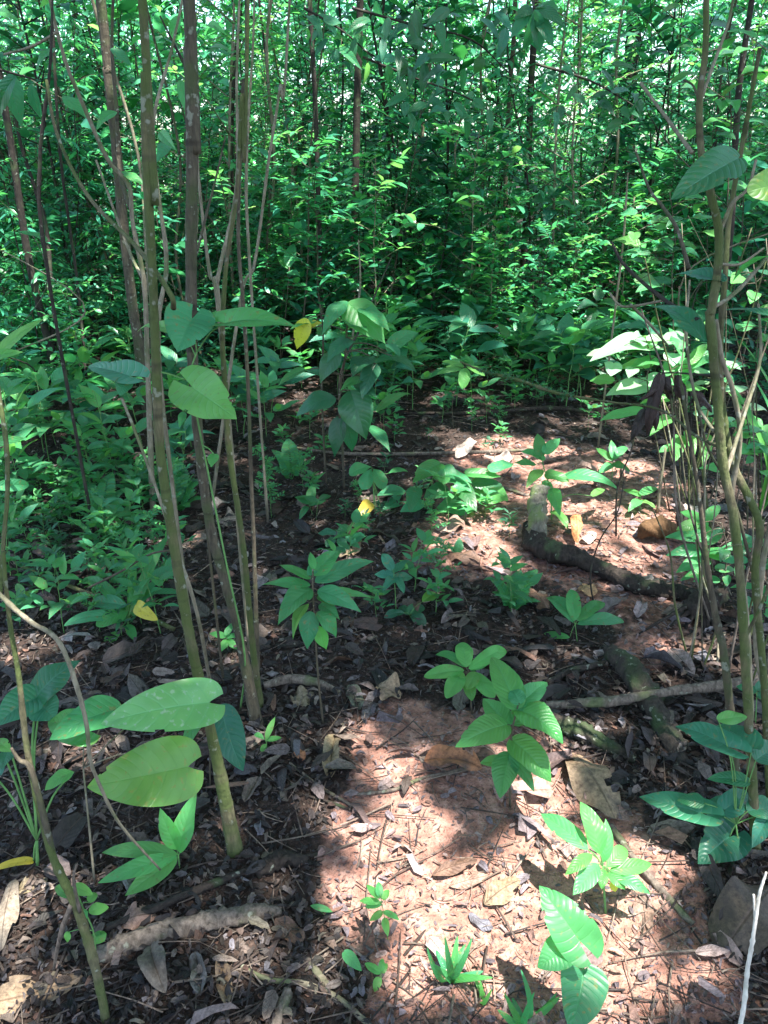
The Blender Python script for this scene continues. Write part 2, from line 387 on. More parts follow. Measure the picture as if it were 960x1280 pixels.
def tone_mat(name, rough=.62, trans=.12, spec=.4, bump=.7):
    m, ns, ls = newmat(name); out = N_(ns, 'ShaderNodeOutputMaterial'); p = N_(ns, 'ShaderNodeBsdfPrincipled')
    at = N_(ns, 'ShaderNodeAttribute', attribute_name='tone'); tc = N_(ns, 'ShaderNodeTexCoord')
    nz = N_(ns, 'ShaderNodeTexNoise', i_Scale=85.0, i_Detail=6.0, i_Roughness=.75); ls.new(tc.outputs['Object'], nz.inputs['Vector'])
    n2 = N_(ns, 'ShaderNodeTexNoise', i_Scale=14.0, i_Detail=3.0); ls.new(tc.outputs['Object'], n2.inputs['Vector'])
    c = mixc(ns, ls, 1.0, at.outputs['Color'], ramp_link(ns, ls, nz.outputs[0], [(.32, (.35, .31, .29)), (.5, (.9, .87, .85)), (.66, (1.35, 1.32, 1.3))]), 'MULTIPLY')
    c = mixc(ns, ls, math_(ns, ls, 'MULTIPLY', math_(ns, ls, 'SUBTRACT', n2.outputs[0], .56), 5, clamp=True), c, (.035, .026, .02))
    uv = N_(ns, 'ShaderNodeUVMap'); sep = N_(ns, 'ShaderNodeSeparateXYZ'); ls.new(uv.outputs[0], sep.inputs[0])
    av = math_(ns, ls, 'ABSOLUTE', math_(ns, ls, 'MULTIPLY_ADD', sep.outputs[1], 2, -1))
    tri = math_(ns, ls, 'PINGPONG', math_(ns, ls, 'SUBTRACT', math_(ns, ls, 'MULTIPLY', sep.outputs[0], 9.0), math_(ns, ls, 'MULTIPLY', av, 2.0)), .5)
    mid = math_(ns, ls, 'SUBTRACT', 1, math_(ns, ls, 'MULTIPLY', av, 14), clamp=True)
    c = mixc(ns, ls, math_(ns, ls, 'MULTIPLY', mid, .5), c, (.08, .05, .03))
    bp = N_(ns, 'ShaderNodeBump', i_Strength=bump, i_Distance=.004)
    ls.new(math_(ns, ls, 'ADD', nz.outputs[0], math_(ns, ls, 'SUBTRACT', math_(ns, ls, 'MULTIPLY', tri, .6), mid)), bp.inputs['Height']); ls.new(bp.outputs[0], p.inputs['Normal'])
    ls.new(c, p.inputs['Base Color']); p.inputs['Roughness'].default_value = rough; p.inputs['Specular IOR Level'].default_value = spec
    tr = N_(ns, 'ShaderNodeBsdfTranslucent'); ls.new(c, tr.inputs['Color'])
    mx = N_(ns, 'ShaderNodeMixShader'); mx.inputs[0].default_value = trans
    ls.new(p.outputs[0], mx.inputs[1]); ls.new(tr.outputs[0], mx.inputs[2]); ls.new(mx.outputs[0], out.inputs[0]); return m
def ramp_link(ns, ls, s, stops):
    r = ramp(ns, stops); ls.new(s, r.inputs[0]); return r.outputs[0]
M['litter'] = tone_mat('leaf_litter')
def soil_mat():
    m, ns, ls = newmat('soil'); out = N_(ns, 'ShaderNodeOutputMaterial'); p = N_(ns, 'ShaderNodeBsdfPrincipled')
    at = N_(ns, 'ShaderNodeAttribute', attribute_name='rnd'); tc = N_(ns, 'ShaderNodeTexCoord')
    def nz(s, d=4.0, ro=.6):
        n = N_(ns, 'ShaderNodeTexNoise', i_Scale=s, i_Detail=d, i_Roughness=ro); ls.new(tc.outputs['Object'], n.inputs['Vector']); return n.outputs[0]
    a, b, d, e = nz(5), nz(28, 5), nz(140, 4), nz(60, 4)
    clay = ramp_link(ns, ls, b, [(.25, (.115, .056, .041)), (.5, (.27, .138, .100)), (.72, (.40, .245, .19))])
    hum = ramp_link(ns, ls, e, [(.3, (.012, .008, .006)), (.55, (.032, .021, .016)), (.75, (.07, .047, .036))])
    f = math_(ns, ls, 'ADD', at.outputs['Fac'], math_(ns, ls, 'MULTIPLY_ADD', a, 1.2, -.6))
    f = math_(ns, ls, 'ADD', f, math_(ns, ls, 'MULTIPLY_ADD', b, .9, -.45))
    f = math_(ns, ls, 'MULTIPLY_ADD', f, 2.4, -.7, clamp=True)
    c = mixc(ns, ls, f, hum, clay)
    c = mixc(ns, ls, math_(ns, ls, 'MULTIPLY', math_(ns, ls, 'SUBTRACT', d, .55), 6, clamp=True), c, (.07, .045, .036))
    ls.new(c, p.inputs['Base Color']); p.inputs['Roughness'].default_value = .9; p.inputs['Specular IOR Level'].default_value = .2
    bp = N_(ns, 'ShaderNodeBump', i_Strength=.9, i_Distance=.012)
    ls.new(math_(ns, ls, 'ADD', math_(ns, ls, 'MULTIPLY', b, 1.4), math_(ns, ls, 'ADD', math_(ns, ls, 'MULTIPLY', d, .5), e)), bp.inputs['Height']); ls.new(bp.outputs[0], p.inputs['Normal'])
    ls.new(p.outputs[0], out.inputs[0]); return m
M['soil'] = soil_mat()

# ------------------------------------------------------------------ ground
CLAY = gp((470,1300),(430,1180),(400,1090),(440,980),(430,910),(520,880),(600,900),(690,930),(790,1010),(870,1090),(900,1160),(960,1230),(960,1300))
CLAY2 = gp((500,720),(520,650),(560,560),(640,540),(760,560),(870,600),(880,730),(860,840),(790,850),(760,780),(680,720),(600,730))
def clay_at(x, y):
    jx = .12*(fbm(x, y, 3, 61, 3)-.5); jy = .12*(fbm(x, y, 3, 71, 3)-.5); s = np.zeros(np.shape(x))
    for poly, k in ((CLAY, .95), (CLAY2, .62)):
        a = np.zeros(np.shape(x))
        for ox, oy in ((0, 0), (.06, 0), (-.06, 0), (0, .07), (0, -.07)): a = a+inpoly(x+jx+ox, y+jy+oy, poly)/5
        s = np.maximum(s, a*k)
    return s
def axis(lo, hi, fine, far, step, gr=1.16):
    a = list(np.arange(lo, hi, fine)); s = fine; x = a[-1]
    while x < far: s *= gr; x += s; a.append(x)
    s = fine; x = a[0]; pre = []
    while x > -step: s *= gr; x -= s; pre.append(x)
    return np.array(pre[::-1]+a)
xs = axis(-2.2, 2.4, .014, 420, 420); ys = axis(.55, 4.2, .013, 420, 60, 1.08)
gx, gy = np.meshgrid(xs, ys, indexing='ij')
gz = hfine(gx, gy); nx, ny = gx.shape
i = np.arange(nx-1)[:, None]*ny+np.arange(ny-1)[None]
gF = np.stack([i, i+ny, i+ny+1, i+1], -1).reshape(-1, 4)
gV = np.stack([gx, gy, gz], -1).reshape(-1, 3)
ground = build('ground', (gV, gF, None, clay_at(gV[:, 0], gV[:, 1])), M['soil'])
tag(ground, 'reddish clay and dark humus forest floor', 'ground', kind='structure')

# ------------------------------------------------------------------ leaf litter (uncountable)
PAL = np.array([(.26, .20, .16), (.30, .24, .19), (.15, .105, .08), (.09, .065, .052), (.21, .165, .155), (.29, .26, .26), (.36, .30, .25),
                (.14, .115, .11), (.07, .052, .045), (.24, .23, .255), (.26, .145, .10), (.20, .18, .13), (.11, .085, .08), (.33, .25, .22)])
def scatter(n, ymax, xw=.62, ymin=.75):
    Y = ymin+(ymax-ymin)*rng.random(n)**1.5; X = (rng.random(n)*2-1)*(xw*Y+.35); return X, Y
def litter(n, ymax, l0, l1, asp, nu, nv, lift, keepclay, arch, fold, tones=PAL, dark=.5):
    X, Y = scatter(n, ymax); c = clay_at(X, Y); k = (rng.random(n) > c*(1-keepclay)) & ((l1 < .05) | (Y > 1.5) | (rng.random(n) < .3))
    X, Y, c = X[k], Y[k], c[k]; n = len(X)
    L = l0+(l1-l0)*rng.random(n)**2; L = L*np.clip(.55+.3*Y, .6, 1); th = rng.random(n)*6.283
    A = np.stack([np.cos(th), np.sin(th), .25*(rng.random(n)-.5)], -1)
    N = norm(np.stack([.75*rng.normal(size=n), .75*rng.normal(size=n), np.full(n, 1.5)], -1))
    B = np.stack([X, Y, hfine(X, Y)+lift*rng.random(n)], -1)-A*L[:, None]*.5
    t = tones[rng.integers(0, len(tones), n)]*(.12+1.5*rng.random((n, 1))**2.0)
    pk = np.array([(.27,.165,.135),(.22,.175,.185),(.36,.27,.24),(.17,.11,.10),(.13,.108,.122),(.26,.14,.10),(.30,.25,.25)])[rng.integers(0, 6, n)]*(.45+.75*rng.random((n, 1)))
    t = np.where((c > .4)[:, None], .2*t+.85*pk, t*dark)  # shade put into the colour: litter off the clay darkened, pinker bits on it
    V, F, UV, r_, tn = leaves(B, A, N, L, L*(asp[0]+(asp[1]-asp[0])*rng.random(n)), random.choice(['ellipse', 'lance', 'ovate', 'strap']), nu, nv,
                  arch*(rng.random(n)*2-.6), fold*(rng.random(n)*2-.8), .16, tone=t)
    if nu >= 4:                                   # torn ends and halves
        P = (nu+1)*(nv+1); li = F[:, 0]//P; c_ = UV[F].mean(1); cut = np.where(rng.random(n) < .5, .35+.6*rng.random(n), 2)[li]; half = (rng.random(n) < .25)[li]
        k = (c_[:, 0] < cut) & ~(half & (c_[:, 1] > .5)) & (rng.random(len(F)) > .04); F = F[k]
    return V, F, UV, r_, tn
lit_geo = join(litter(75000, 5.0, .004, .020, (.12, .6), 2, 2, .005, .5, .15, .3),
               *[litter(8500, 6.5, .018, .042, (.2, .6), 4, 2, .014, .16, .25, 1.0) for _ in range(5)],
               *[litter(1700, 8.0, .03, .07, (.22, .5), 6, 4, .02, .04, .25, 1.0) for _ in range(4)],
               *[litter(350, 9.0, .05, .095, (.25, .5), 10, 4, .022, .03, .25, 1.0) for _ in range(2)],
               litter(3500, 15.0, .07, .15, (.3, .5), 4, 2, .03, .3, .14, .8))
lo = build('leaf_litter', lit_geo, M['litter']); tag(lo, 'brown and grey dead leaf litter over the forest floor', 'leaf litter', kind='stuff')
tw = []
for k in range(3000):
    x, y = scatter(1, 6.5); x, y = float(x[0]), float(y[0]); th = random.random()*6.28; L = .03+.2*random.random()**2.2
    pts = []
    for s in (-.5, 0, .5):
        px, py = x+math.cos(th)*L*s+random.gauss(0, .004), y+math.sin(th)*L*s+random.gauss(0, .004)
        pts.append((px, py, float(hfine(px, py))+.006+.01*random.random()))
    c = np.array(random.choice([(.16, .12, .09), (.09, .065, .05), (.26, .21, .16), (.33, .25, .19), (.05, .04, .035)]))
    tw.append(tube(pts, .0007+.0018*random.random()+L*.004, .0006+L*.002, 4, 2, tone=c*(.6+.6*random.random())))
to = build('twig_litter', join(*tw), M['litter']); tag(to, 'fine dead twigs strewn over the forest floor', 'twigs', kind='stuff')

# ------------------------------------------------------------------ hero leaf, stem, plant builders
def one_leaf(b, t, wpx, shape='lance', Y=None, rise=-.02, N=None, arch=None, fold=None, wave=None, corr=0., bites=0, rnd=None, Yt=None, zb=None):
    """one leaf from pixel b to pixel t; Y = distance of its base; the tip rises by `rise` or lies at distance Yt"""
    B = PT(b[0], b[1], Y)
    arch = random.uniform(.03, .17) if arch is None else arch; fold = random.uniform(.05, .45) if fold is None else fold; wave = random.uniform(.03, .10) if wave is None else wave
    if Yt is not None: T = PT(t[0], t[1], Yt)
    else:
        T = PZ(t[0], t[1], min(B[2]+rise, 1.2)); apx = math.hypot(t[0]-b[0], t[1]-b[1])*depth(B)/FPX
        d = max(-1.1*apx, min(1.1*apx, T[1]-B[1])); T = PT(t[0], t[1], B[1]+d)
    A = T-B; L = float(np.linalg.norm(A)); W = wpx*depth((B+T)/2)/FPX
    if N is None: N = np.array((random.gauss(0, .18), -.5+random.gauss(0, .12), 1.0))
    g = leaves(B, A, N, L, W, shape, 40, 18, arch, fold, wave, corr, rnd=random.random() if rnd is None else rnd)
    if bites or random.random() < .2:
        bites = max(bites, 1)
        V, F, UV, r = g; c = UV[F].mean(1); keep = np.ones(len(F), bool)
        for _ in range(bites):
            cu, cv, rr = .3+.62*random.random(), random.choice([0, 1])+random.gauss(0, .025), .03+.05*random.random()
            q = np.hypot((c[:, 0]-cu)*1.3, (c[:, 1]-cv)*.7)+.01*rng.random(len(c)); keep &= q > rr
        g = (V, F[keep], UV, r)
    return g, B, T
def plant(name, label, cat, base, specs, mat='leaf', stem=None, stemmat='greenstem', sr=.0025, hub=None, group=None, dY=0., partname='leaf', **kw):
    """base: pixel on the ground; specs: (base px, tip px, width px, options); hub: pixel the petioles meet at"""
    g0 = G(*base); Y = g0[1]+dY
    t = thing(name, label, cat, g0, group)
    st = []
    hubp = PT(*hub, Y) if hub else None
    if stem is None and hub: stem = [hub]
    if stem is not None:
        pts = [g0-np.array((0, 0, .01))]+[PT(s[0], s[1], s[2] if len(s) > 2 else Y) for s in stem]
        st.append(tube(pts, sr, sr*.6, 7, 5, .06))
    for s in specs:
        o = dict(kw); o.update(s[3] if len(s) > 3 else {})
        mt = o.pop('mat', mat); lab = o.pop('label', None); pet = o.pop('pet', True)
        o.setdefault('Y', Y)
        g, B, T = one_leaf(s[0], s[1], s[2], **o)
        lf = build(partname, g, M[mt], t)
        if lab: lf['label'] = lab
        if pet:
            h = hubp if hubp is not None else (PT(*pet, Y) if isinstance(pet, tuple) else g0)
            if stem is not None and not isinstance(pet, tuple) and hub is None:
                c = crv(pts); h = c[np.argmin(np.linalg.norm(c-B, axis=1))]
            if np.linalg.norm(h-B) > .003: st.append(tube([h, (h+B)/2+np.array((0, 0, .12*np.linalg.norm(B-h))), B], sr*.55, sr*.4, 6, 4))
    if st: build('stem', join(*st), M[stemmat], t)
    return t
def path(*q, ground0=False):
    return [PT(u, v, y) for u, v, y in q]
def wood(name, label, cat, pts, radii, mat, sides=10, n=8, rough=.1, knots=.0, group=None, extra=()):
    g = join(tube(pts, radii, None, sides, n, rough, knots), *extra)
    o = build(name, g, M[mat], loc=np.asarray(pts[0], float)); return tag(o, label, cat, group)
#--BODY--
# ------------------------------------------------------------------ the unseen canopy overhead, leaves dropped or kept to shape the sun patches
def canopy(n, z0, z1, x0, x1, y0, y1, L):
    P = np.stack([x0+(x1-x0)*rng.random(n), y0+(y1-y0)*rng.random(n), z0+(z1-z0)*rng.random(n)], -1)
    P = P[rng.random(len(P)) > lit_share(P)]
    n = len(P); th = rng.random(n)*6.283
    A = np.stack([np.cos(th), np.sin(th), -.25+.3*rng.normal(size=n)], -1)
    N = norm(np.stack([.35*rng.normal(size=n), .35*rng.normal(size=n), np.ones(n)], -1))
    LL = L*(.7+.6*rng.random(n))
    return leaves(P-norm(A)*LL[:, None]*.5, A, N, LL, LL*.5, 'ellipse', 2, 2, .05, .2)
co = build('forest_canopy', join(canopy(26000, 6.4, 8.0, -5.5, 8.0, -4.2, 6.0, .24), canopy(10000, 6.6, 8.6, -8.0, 10.5, 6.0, 12.5, .34)), M['canopy'])
tag(co, 'unseen leafy canopy over the path, thinned to shape the sun patches', 'canopy', kind='stuff')

# ------------------------------------------------------------------ far forest, one mass
def cloud(nc, per, x0, x1, y0, y1, z0, z1, r0, r1, L, asp=.42):
    C = np.stack([x0+(x1-x0)*rng.random(nc), y0+(y1-y0)*rng.random(nc), z0+(z1-z0)*rng.random(nc)**1.1], -1)
    rr = r0+(r1-r0)*rng.random(nc); idx = np.repeat(np.arange(nc), per); n = len(idx)
    d = norm(rng.normal(size=(n, 3)))*(rng.random((n, 1))**.45)*rr[idx][:, None]*np.array((1, 1, .6))
    P = C[idx]+d; P[:, 2] = np.maximum(P[:, 2], .05)
    A = d*np.array((1, 1, .2))+.5*rng.normal(size=(n, 3))*rr[idx][:, None]; A[:, 2] -= .45*np.linalg.norm(A, axis=1)
    N = np.stack([.45*rng.normal(size=n), -.25+.45*rng.normal(size=n), np.ones(n)], -1)
    LL = L*(.6+.8*rng.random(n))
    r = np.clip(rng.random(nc)[idx]*.6+.4*rng.random(n), 0, 1)
    return leaves(P, A, N, LL, LL*asp, 'acum', 2, 2, .08, .25, rnd=r)
ff = build('far_forest', join(cloud(460, 150, -11, 11, 11.0, 17, .2, 6.0, .4, 1.0, .13), cloud(300, 100, -16, 16, 17, 25, .2, 7.0, .6, 1.4, .21),
                              cloud(170, 70, -24, 24, 25, 38, .3, 8, 1.0, 2.2, .34)), M['bgleaf'])
tag(ff, 'far mass of sunlit green foliage behind the thicket', 'foliage', kind='stuff')

# ------------------------------------------------------------------ trees with trunks one can tell apart
def crown_geo(c, r, n, L, guard=True, asp=.4, shape='acum'):
    d = norm(rng.normal(size=(n, 3)))*(rng.random((n, 1))**.5)*r*np.array((1, 1, .75)); P = np.asarray(c)+d
    if guard: P = P[rng.random(n) > lit_share(P)]; d = P-np.asarray(c)
    n = len(P); A = d+.6*rng.normal(size=(n, 3))*r; A[:, 2] -= .6*np.linalg.norm(A, axis=1)
    N = np.stack([.45*rng.normal(size=n), .45*rng.normal(size=n), np.ones(n)], -1); LL = L*(.6+.8*rng.random(n))
    return leaves(P, A, N, LL, LL*asp, shape, 4, 2, .08, .25)
def tree(name, label, pix, Y, dia, mat, ztop=5.2, crown=(.9, 260, .16), cmat='bgleaf', branches=(), group=None, cat='tree', ring=.06, twig=''):
    """pix: points of the trunk from the lowest seen to the top of the picture; dia: diameters in cm along the whole trunk"""
    P = path(*[(u, v, Y if len(q) < 1 else q[0]) for u, v, *q in pix])
    b = P[0].copy()
    if b[2] > hgt(b[0], b[1])+.03:
        s = P[1]-P[0]; s = s/max(s[2], .05); z = float(hgt(b[0], b[1]))-.03
        P = [np.array((b[0]+s[0]*.5*(z-b[2]), b[1], z))]+P
    else: P[0][2] = float(hgt(b[0], b[1]))-.03
    s = P[-1]-P[-2]; s = s/max(s[2], .05)
    P.append(P[-1]+s*(ztop-P[-1][2])*np.array((.6, .6, 1)))
    t = thing(name, label, cat, (P[0][0], P[0][1], P[0][2]+.03), group)
    dia = [dia[0]*1.25]+list(dia[1:]); build('trunk', tube(P, [d*.005 for d in dia], None, 12, 12, ring, .10), M[mat], t)
    top = P[-1]
    for bp, bd in branches:
        q = path(*[(u, v, y) for u, v, y in bp]); build('branch', tube(q, bd*.005, bd*.003, 7, 6, .08), M[mat], t)
    if crown:
        r, n, L = crown
        cb = [crown_geo(top+np.array((random.gauss(0, .4), random.gauss(0, .4), random.gauss(0, .25))), r, n//3, L) for _ in range(3)]
        tb = []
        build('crown', join(*cb), M[cmat], t)
    return t
y1 = G(295, 1065)[1]
tree('sapling_tree', 'pale mossy thin trunk rising beside the big pale spotted leaf, tallest in front', [(295,1062),(262,905),(238,800),(214,660),(200,560),(194,430),(190,330),(183,200),(181,90),(178,0)], y1, (3.2,2.3,2.2,2.0,1.8,1.7,1.5,1.5,1.4,1.35,1.3,1.25), 'bark_moss',
     branches=[([(217,385,y1),(212,366,y1-.02),(172,310,y1+.1),(110,245,y1+.25),(72,170,y1+.35),(58,100,y1+.4)], 1.0)])
y2 = G(322, 905)[1]
tree('sapling_tree', 'straight brown trunk with dark rings, foot beside the other two stems at left centre', [(322,905),(298,790),(268,680),(254,600),(244,500),(240,420),(239,300),(240,180),(237,60),(236,0)], y2, (3.2,2.5,2.5,2.4,2.4,2.5,2.5,2.5,2.5,2.4,2.4,2.3), 'bark_brown')
y3 = G(326, 898)[1]+.05
tree('sapling_tree', 'slim greenish stem leaning left between the ringed trunk and the thin grey stem', [(326,895),(315,800),(306,700),(298,640),(286,560),(282,490),(278,420),(283,330),(296,240),(302,120),(310,0)], y3, (2.2,1.7,1.6,1.5,1.5,1.4,1.2,1.0,.9,.8,.8,.7), 'bark_moss', crown=(.6,120,.13))
tree('sapling_tree', 'thin grey stem on the right of the ringed brown trunk', [(322,850),(318,700),(314,600),(310,480),(304,380),(298,300),(300,200),(304,100),(308,0)], G(322,870)[1]+.12, (1.5,1.2,1.1,1.0,1.0,.9,.8,.8,.7,.6), 'bark_brown', crown=(.5,100,.12))
tree('forest_tree', 'dark brown thick trunk at upper left, just behind the mossy trunk', [(172,420),(166,385),(152,260),(145,180),(135,90),(126,0)], 4.6, (6.4,6,5.6,5.4,5.2,5,4.8), 'bark_brown', crown=(1.2,300,.18))
tree('forest_tree', 'dark leaning trunk at the far left edge, forked with a thinner one', [(70,470),(56,410),(37,330),(24,250),(12,170),(0,100),(-12,30)], 5.0, (5.6,5,4.6,4.4,4.2,4,3.8,3.6), 'bark_dark', crown=(1.2,300,.18),
     branches=[([(66,440,5.0),(60,300,5.2),(45,240,5.3),(26,180,5.4),(10,90,5.5)], 3.0)])
tree('forest_tree', 'straight upright dark trunk at the top centre', [(444,420),(443,370),(443,290),(445,200),(447,100),(450,0)], 6.6, (6.4,6,5.8,5.6,5.4,5.2,5), 'bark_dark', crown=(1.4,320,.2), cmat='bgdark')
tree('forest_tree', 'thin dark trunk just left of the straight dark one at top centre', [(404,450),(401,350),(398,250),(395,150),(391,70),(387,0)], 6.0, (4,3.8,3.6,3.4,3.2,3.2,3), 'bark_dark', crown=(1.2,240,.18))
tree('forest_tree', 'very dark trunk under the large drooping leaf at upper right of centre', [(656,300),(660,210),(663,130),(667,50),(670,0)], 7.4, (6,5.8,5.6,5.4,5,5), 'bark_dark', crown=(1.2,240,.2), cmat='bgdark')
tree('forest_tree', 'pale brown thin trunk left of the very dark one under the drooping leaf', [(632,300),(632,210),(637,120),(642,50),(644,0)], 8.2, (4.6,4.4,4.2,4,4,3.8), 'bark_brown', crown=(1.2,240,.2))
tree('forest_tree', 'thick grey far trunk at the top right of centre', [(783,260),(786,140),(790,70),(796,0)], 11.5, (20,19,18,18,17), 'bark_dark', ztop=7, crown=(1.6,300,.24))
tree('forest_tree', 'grey far trunk at the upper left, half behind leaves', [(97,330),(96,220),(98,100),(92,0)], 8.5, (6,5.6,5,5,5), 'bark_brown', crown=(1.4,280,.2))
tree('forest_tree', 'slim pale sapling slanting up right from the thin grey stem', [(300,380),(318,330),(336,200),(350,110),(362,0)], 3.4, (1.4,1.3,1.2,1.1,1.0,.9), 'bark_pale', crown=(.7,150,.14))
tree('forest_tree', 'dark thin trunk above the ringed brown trunk, seen at the top left of centre', [(290,330),(289,160),(296,60),(300,0)], 7.5, (5,4.8,4.4,4.2,4), 'bark_dark', crown=(1.2,240,.2))
tree('forest_tree', 'slender pale trunk in the middle of the thicket, bent near its top', [(520,330),(525,220),(530,140),(540,60),(548,0)], 9.0, (4.5,4.2,4,4,3.8,3.6), 'bark_pale', crown=(1.2,240,.2))
tree('forest_tree', 'thin dark trunk near the upper right corner behind the pale many-stemmed shrub', [(912,300),(918,200),(925,100),(940,0)], 5.2, (4.4,4,3.6,3.2,3), 'bark_dark', crown=(1.0,200,.18), cmat='bgdark')
# slender stems that have no label of their own: nothing tells them apart
def stems():
    spots_ = [(112,4.9),(205,5.4),(262,5.8),(330,6.3),(350,7.1),(372,5.7),(420,7.8),(470,8.2),(498,7.0),(560,8.8),(590,7.5),(615,9.4),(700,8.6),(728,7.0),(750,9.4),(812,8.0),(845,6.6),(30,6.4),(75,7.4),(150,6.9),(222,7.7),(310,8.8),(535,6.6),(680,6.4),(960,7.0),(400,9.0)]
    for u, y in spots_:
        x = (u-480)/FPX*(y*.94+.5); z = float(hgt(x, y)); r = .006+.009*random.random()
        t = thing('slender_stem', 'bare slender dark sapling stem standing among the thicket leaves', 'sapling', (x, y, z), 'slender stems in the thicket')
        lx = random.gauss(0, .12); P = [(x, y, z-.03)]
        for k in range(1, 7): P.append((x+lx*k*.5+random.gauss(0, .05), y+random.gauss(0, .05), z+k*.75))
        build('trunk', tube(P, r, r*.55, 7, 5, .08, .15), M[random.choice(['bark_dark', 'bark_brown', 'bark_pale', 'bark_dark'])], t)
        C = np.array(P[3:]); n = 46
        Q = C[rng.integers(0, len(C), n)]+rng.normal(size=(n, 3))*np.array((.22, .22, .3))
        A = Q-np.array(P[4])+rng.normal(size=(n, 3))*.3; A[:, 2] = -.25*np.abs(A[:, 0])-.12
        build('crown', leaves(Q, A, np.stack([.4*rng.normal(size=n), -.3+.4*rng.normal(size=n), np.ones(n)], -1), .10+.09*rng.random(n), .04+.025*rng.random(n), 'acum', 4, 2, .1, .25), M[random.choice(['bgleaf', 'bgdark', 'bgfresh'])], t)
stems()

# ------------------------------------------------------------------ thicket: saplings, shrubs and herbs, one of each kind built and copied
def proto(name, label, cat, group, h, nb, nl, L, asp, shape, mat, bark, lo=.25, spread=.45, sr=.008, droop=-.25, nu=4, lean=.1):
    t = thing(name, label, cat, (0, 0, 0), group)
    st = [(0, 0, -.04)]; lx, ly = random.gauss(0, lean), random.gauss(0, lean)
    for k in range(1, 6): st.append((lx*k/5*h+random.gauss(0, .02*h*.3), ly*k/5*h+random.gauss(0, .02*h*.3), h*k/5))
    C = crv(st, 8); tubes = [tube(st, sr, sr*.35, 6, 5, .05)]; B = []; A = []
    for k in range(nb):
        f = lo+(1-lo)*(k+random.random()*.6)/nb; c = C[min(len(C)-1, int(f*(len(C)-1)))]
        th = k*2.4+random.random()*.8; bl = spread*h*(1.15-f*.75)*(.7+.5*random.random())
        d = np.array((math.cos(th), math.sin(th), .35+.5*random.random())); d /= np.linalg.norm(d)
        q = [c, c+d*bl*.5, c+d*bl+np.array((0, 0, -.12*bl))]
        if bl > .05: tubes.append(tube(q, sr*.45, sr*.18, 4, 3))
        Cb = crv(q, 6); s = np.cross(d, (0, 0, 1)); s /= np.linalg.norm(s)
        for j in range(nl):
            g = (j+.7)/nl; p = Cb[min(len(Cb)-1, int(g*(len(Cb)-1)))]
            sg = (-1)**j; a = d*(.5 if j < nl-1 else 1.5)+s*sg*.8+np.array((0, 0, droop+.25*random.gauss(0, 1)))
            B.append(p); A.append(a)
    n = len(B); B = np.array(B); A = np.array(A)
    N = np.stack([.3*rng.normal(size=n), .3*rng.normal(size=n), np.ones(n)], -1); LL = L*(.65+.6*rng.random(n))
    build('stem', join(*tubes), M[bark], t)
    build('foliage', leaves(B, A, N, LL, LL*asp, shape, nu, 2, .08, .25), M[mat], t)
    return t
class Kit:
    def __init__(s, protos): s.p = protos; s.used = set()
    def put(s, k, x, y, sca):
        src = s.p[k]; loc = (x, y, float(hgt(x, y))); rz = random.random()*6.28
        if k not in s.used: s.used.add(k); src.location = loc; src.rotation_euler = (0, 0, rz); src.scale = (sca,)*3; return src
        return dup(src, loc, rz, sca)
    def random(s, x, y, sca): return s.put(random.randrange(len(s.p)), x, y, sca)
gS, gB, gH = 'saplings of the thicket', 'low shrubs of the thicket', 'leafy herbs on the forest floor'
sap = Kit([proto('leafy_sapling', 'tall leafy sapling with narrow mid-green drooping leaves in the thicket', 'sapling', gS, 3.4, 24, 20, .105, .36, 'acum', 'bgleaf', 'bark_brown', .22, .26, .012),
           proto('leafy_sapling', 'tall sapling with broad dark green leaves in the thicket', 'sapling', gS, 3.0, 20, 13, .15, .42, 'ovate', 'bgdark', 'bark_dark', .25, .28, .012),
           proto('leafy_sapling', 'tall sapling with small bright yellowish-green leaves in the thicket', 'sapling', gS, 3.8, 28, 22, .075, .45, 'ovate', 'bgfresh', 'bark_pale', .2, .24, .012),
           proto('leafy_sapling', 'tall open sapling with long hanging strap-like leaves in the thicket', 'sapling', gS, 4.2, 22, 15, .15, .30, 'lance', 'bgleaf', 'bark_dark', .3, .22, .013, droop=-.7),
           proto('leafy_sapling', 'tall sapling with few very large broad drooping leaves in the thicket', 'sapling', gS, 3.0, 12, 6, .25, .42, 'ovate', 'bgleaf', 'bark_brown', .2, .26, .012, droop=-.5, nu=6)])
shr = Kit([proto('low_shrub', 'waist-high shrub crowded with small mid-green leaves', 'shrub', gB, 1.2, 26, 14, .075, .45, 'ovate', 'bgleaf', 'bark_brown', .1, .42, .007),
           proto('low_shrub', 'waist-high shrub with larger dark pointed leaves', 'shrub', gB, 1.1, 18, 10, .13, .38, 'acum', 'bgdark', 'bark_dark', .15, .42, .007),
           proto('low_shrub', 'waist-high twiggy shrub with fresh light green leaves', 'shrub', gB, 1.3, 22, 11, .09, .45, 'ellipse', 'bgfresh', 'bark_pale', .1, .45, .006),
           proto('low_shrub', 'waist-high bush of long narrow bluish-green leaves', 'shrub', gB, 1.0, 18, 12, .13, .27, 'lance', 'bgleaf', 'bark_brown', .1, .45, .006, droop=-.4)])
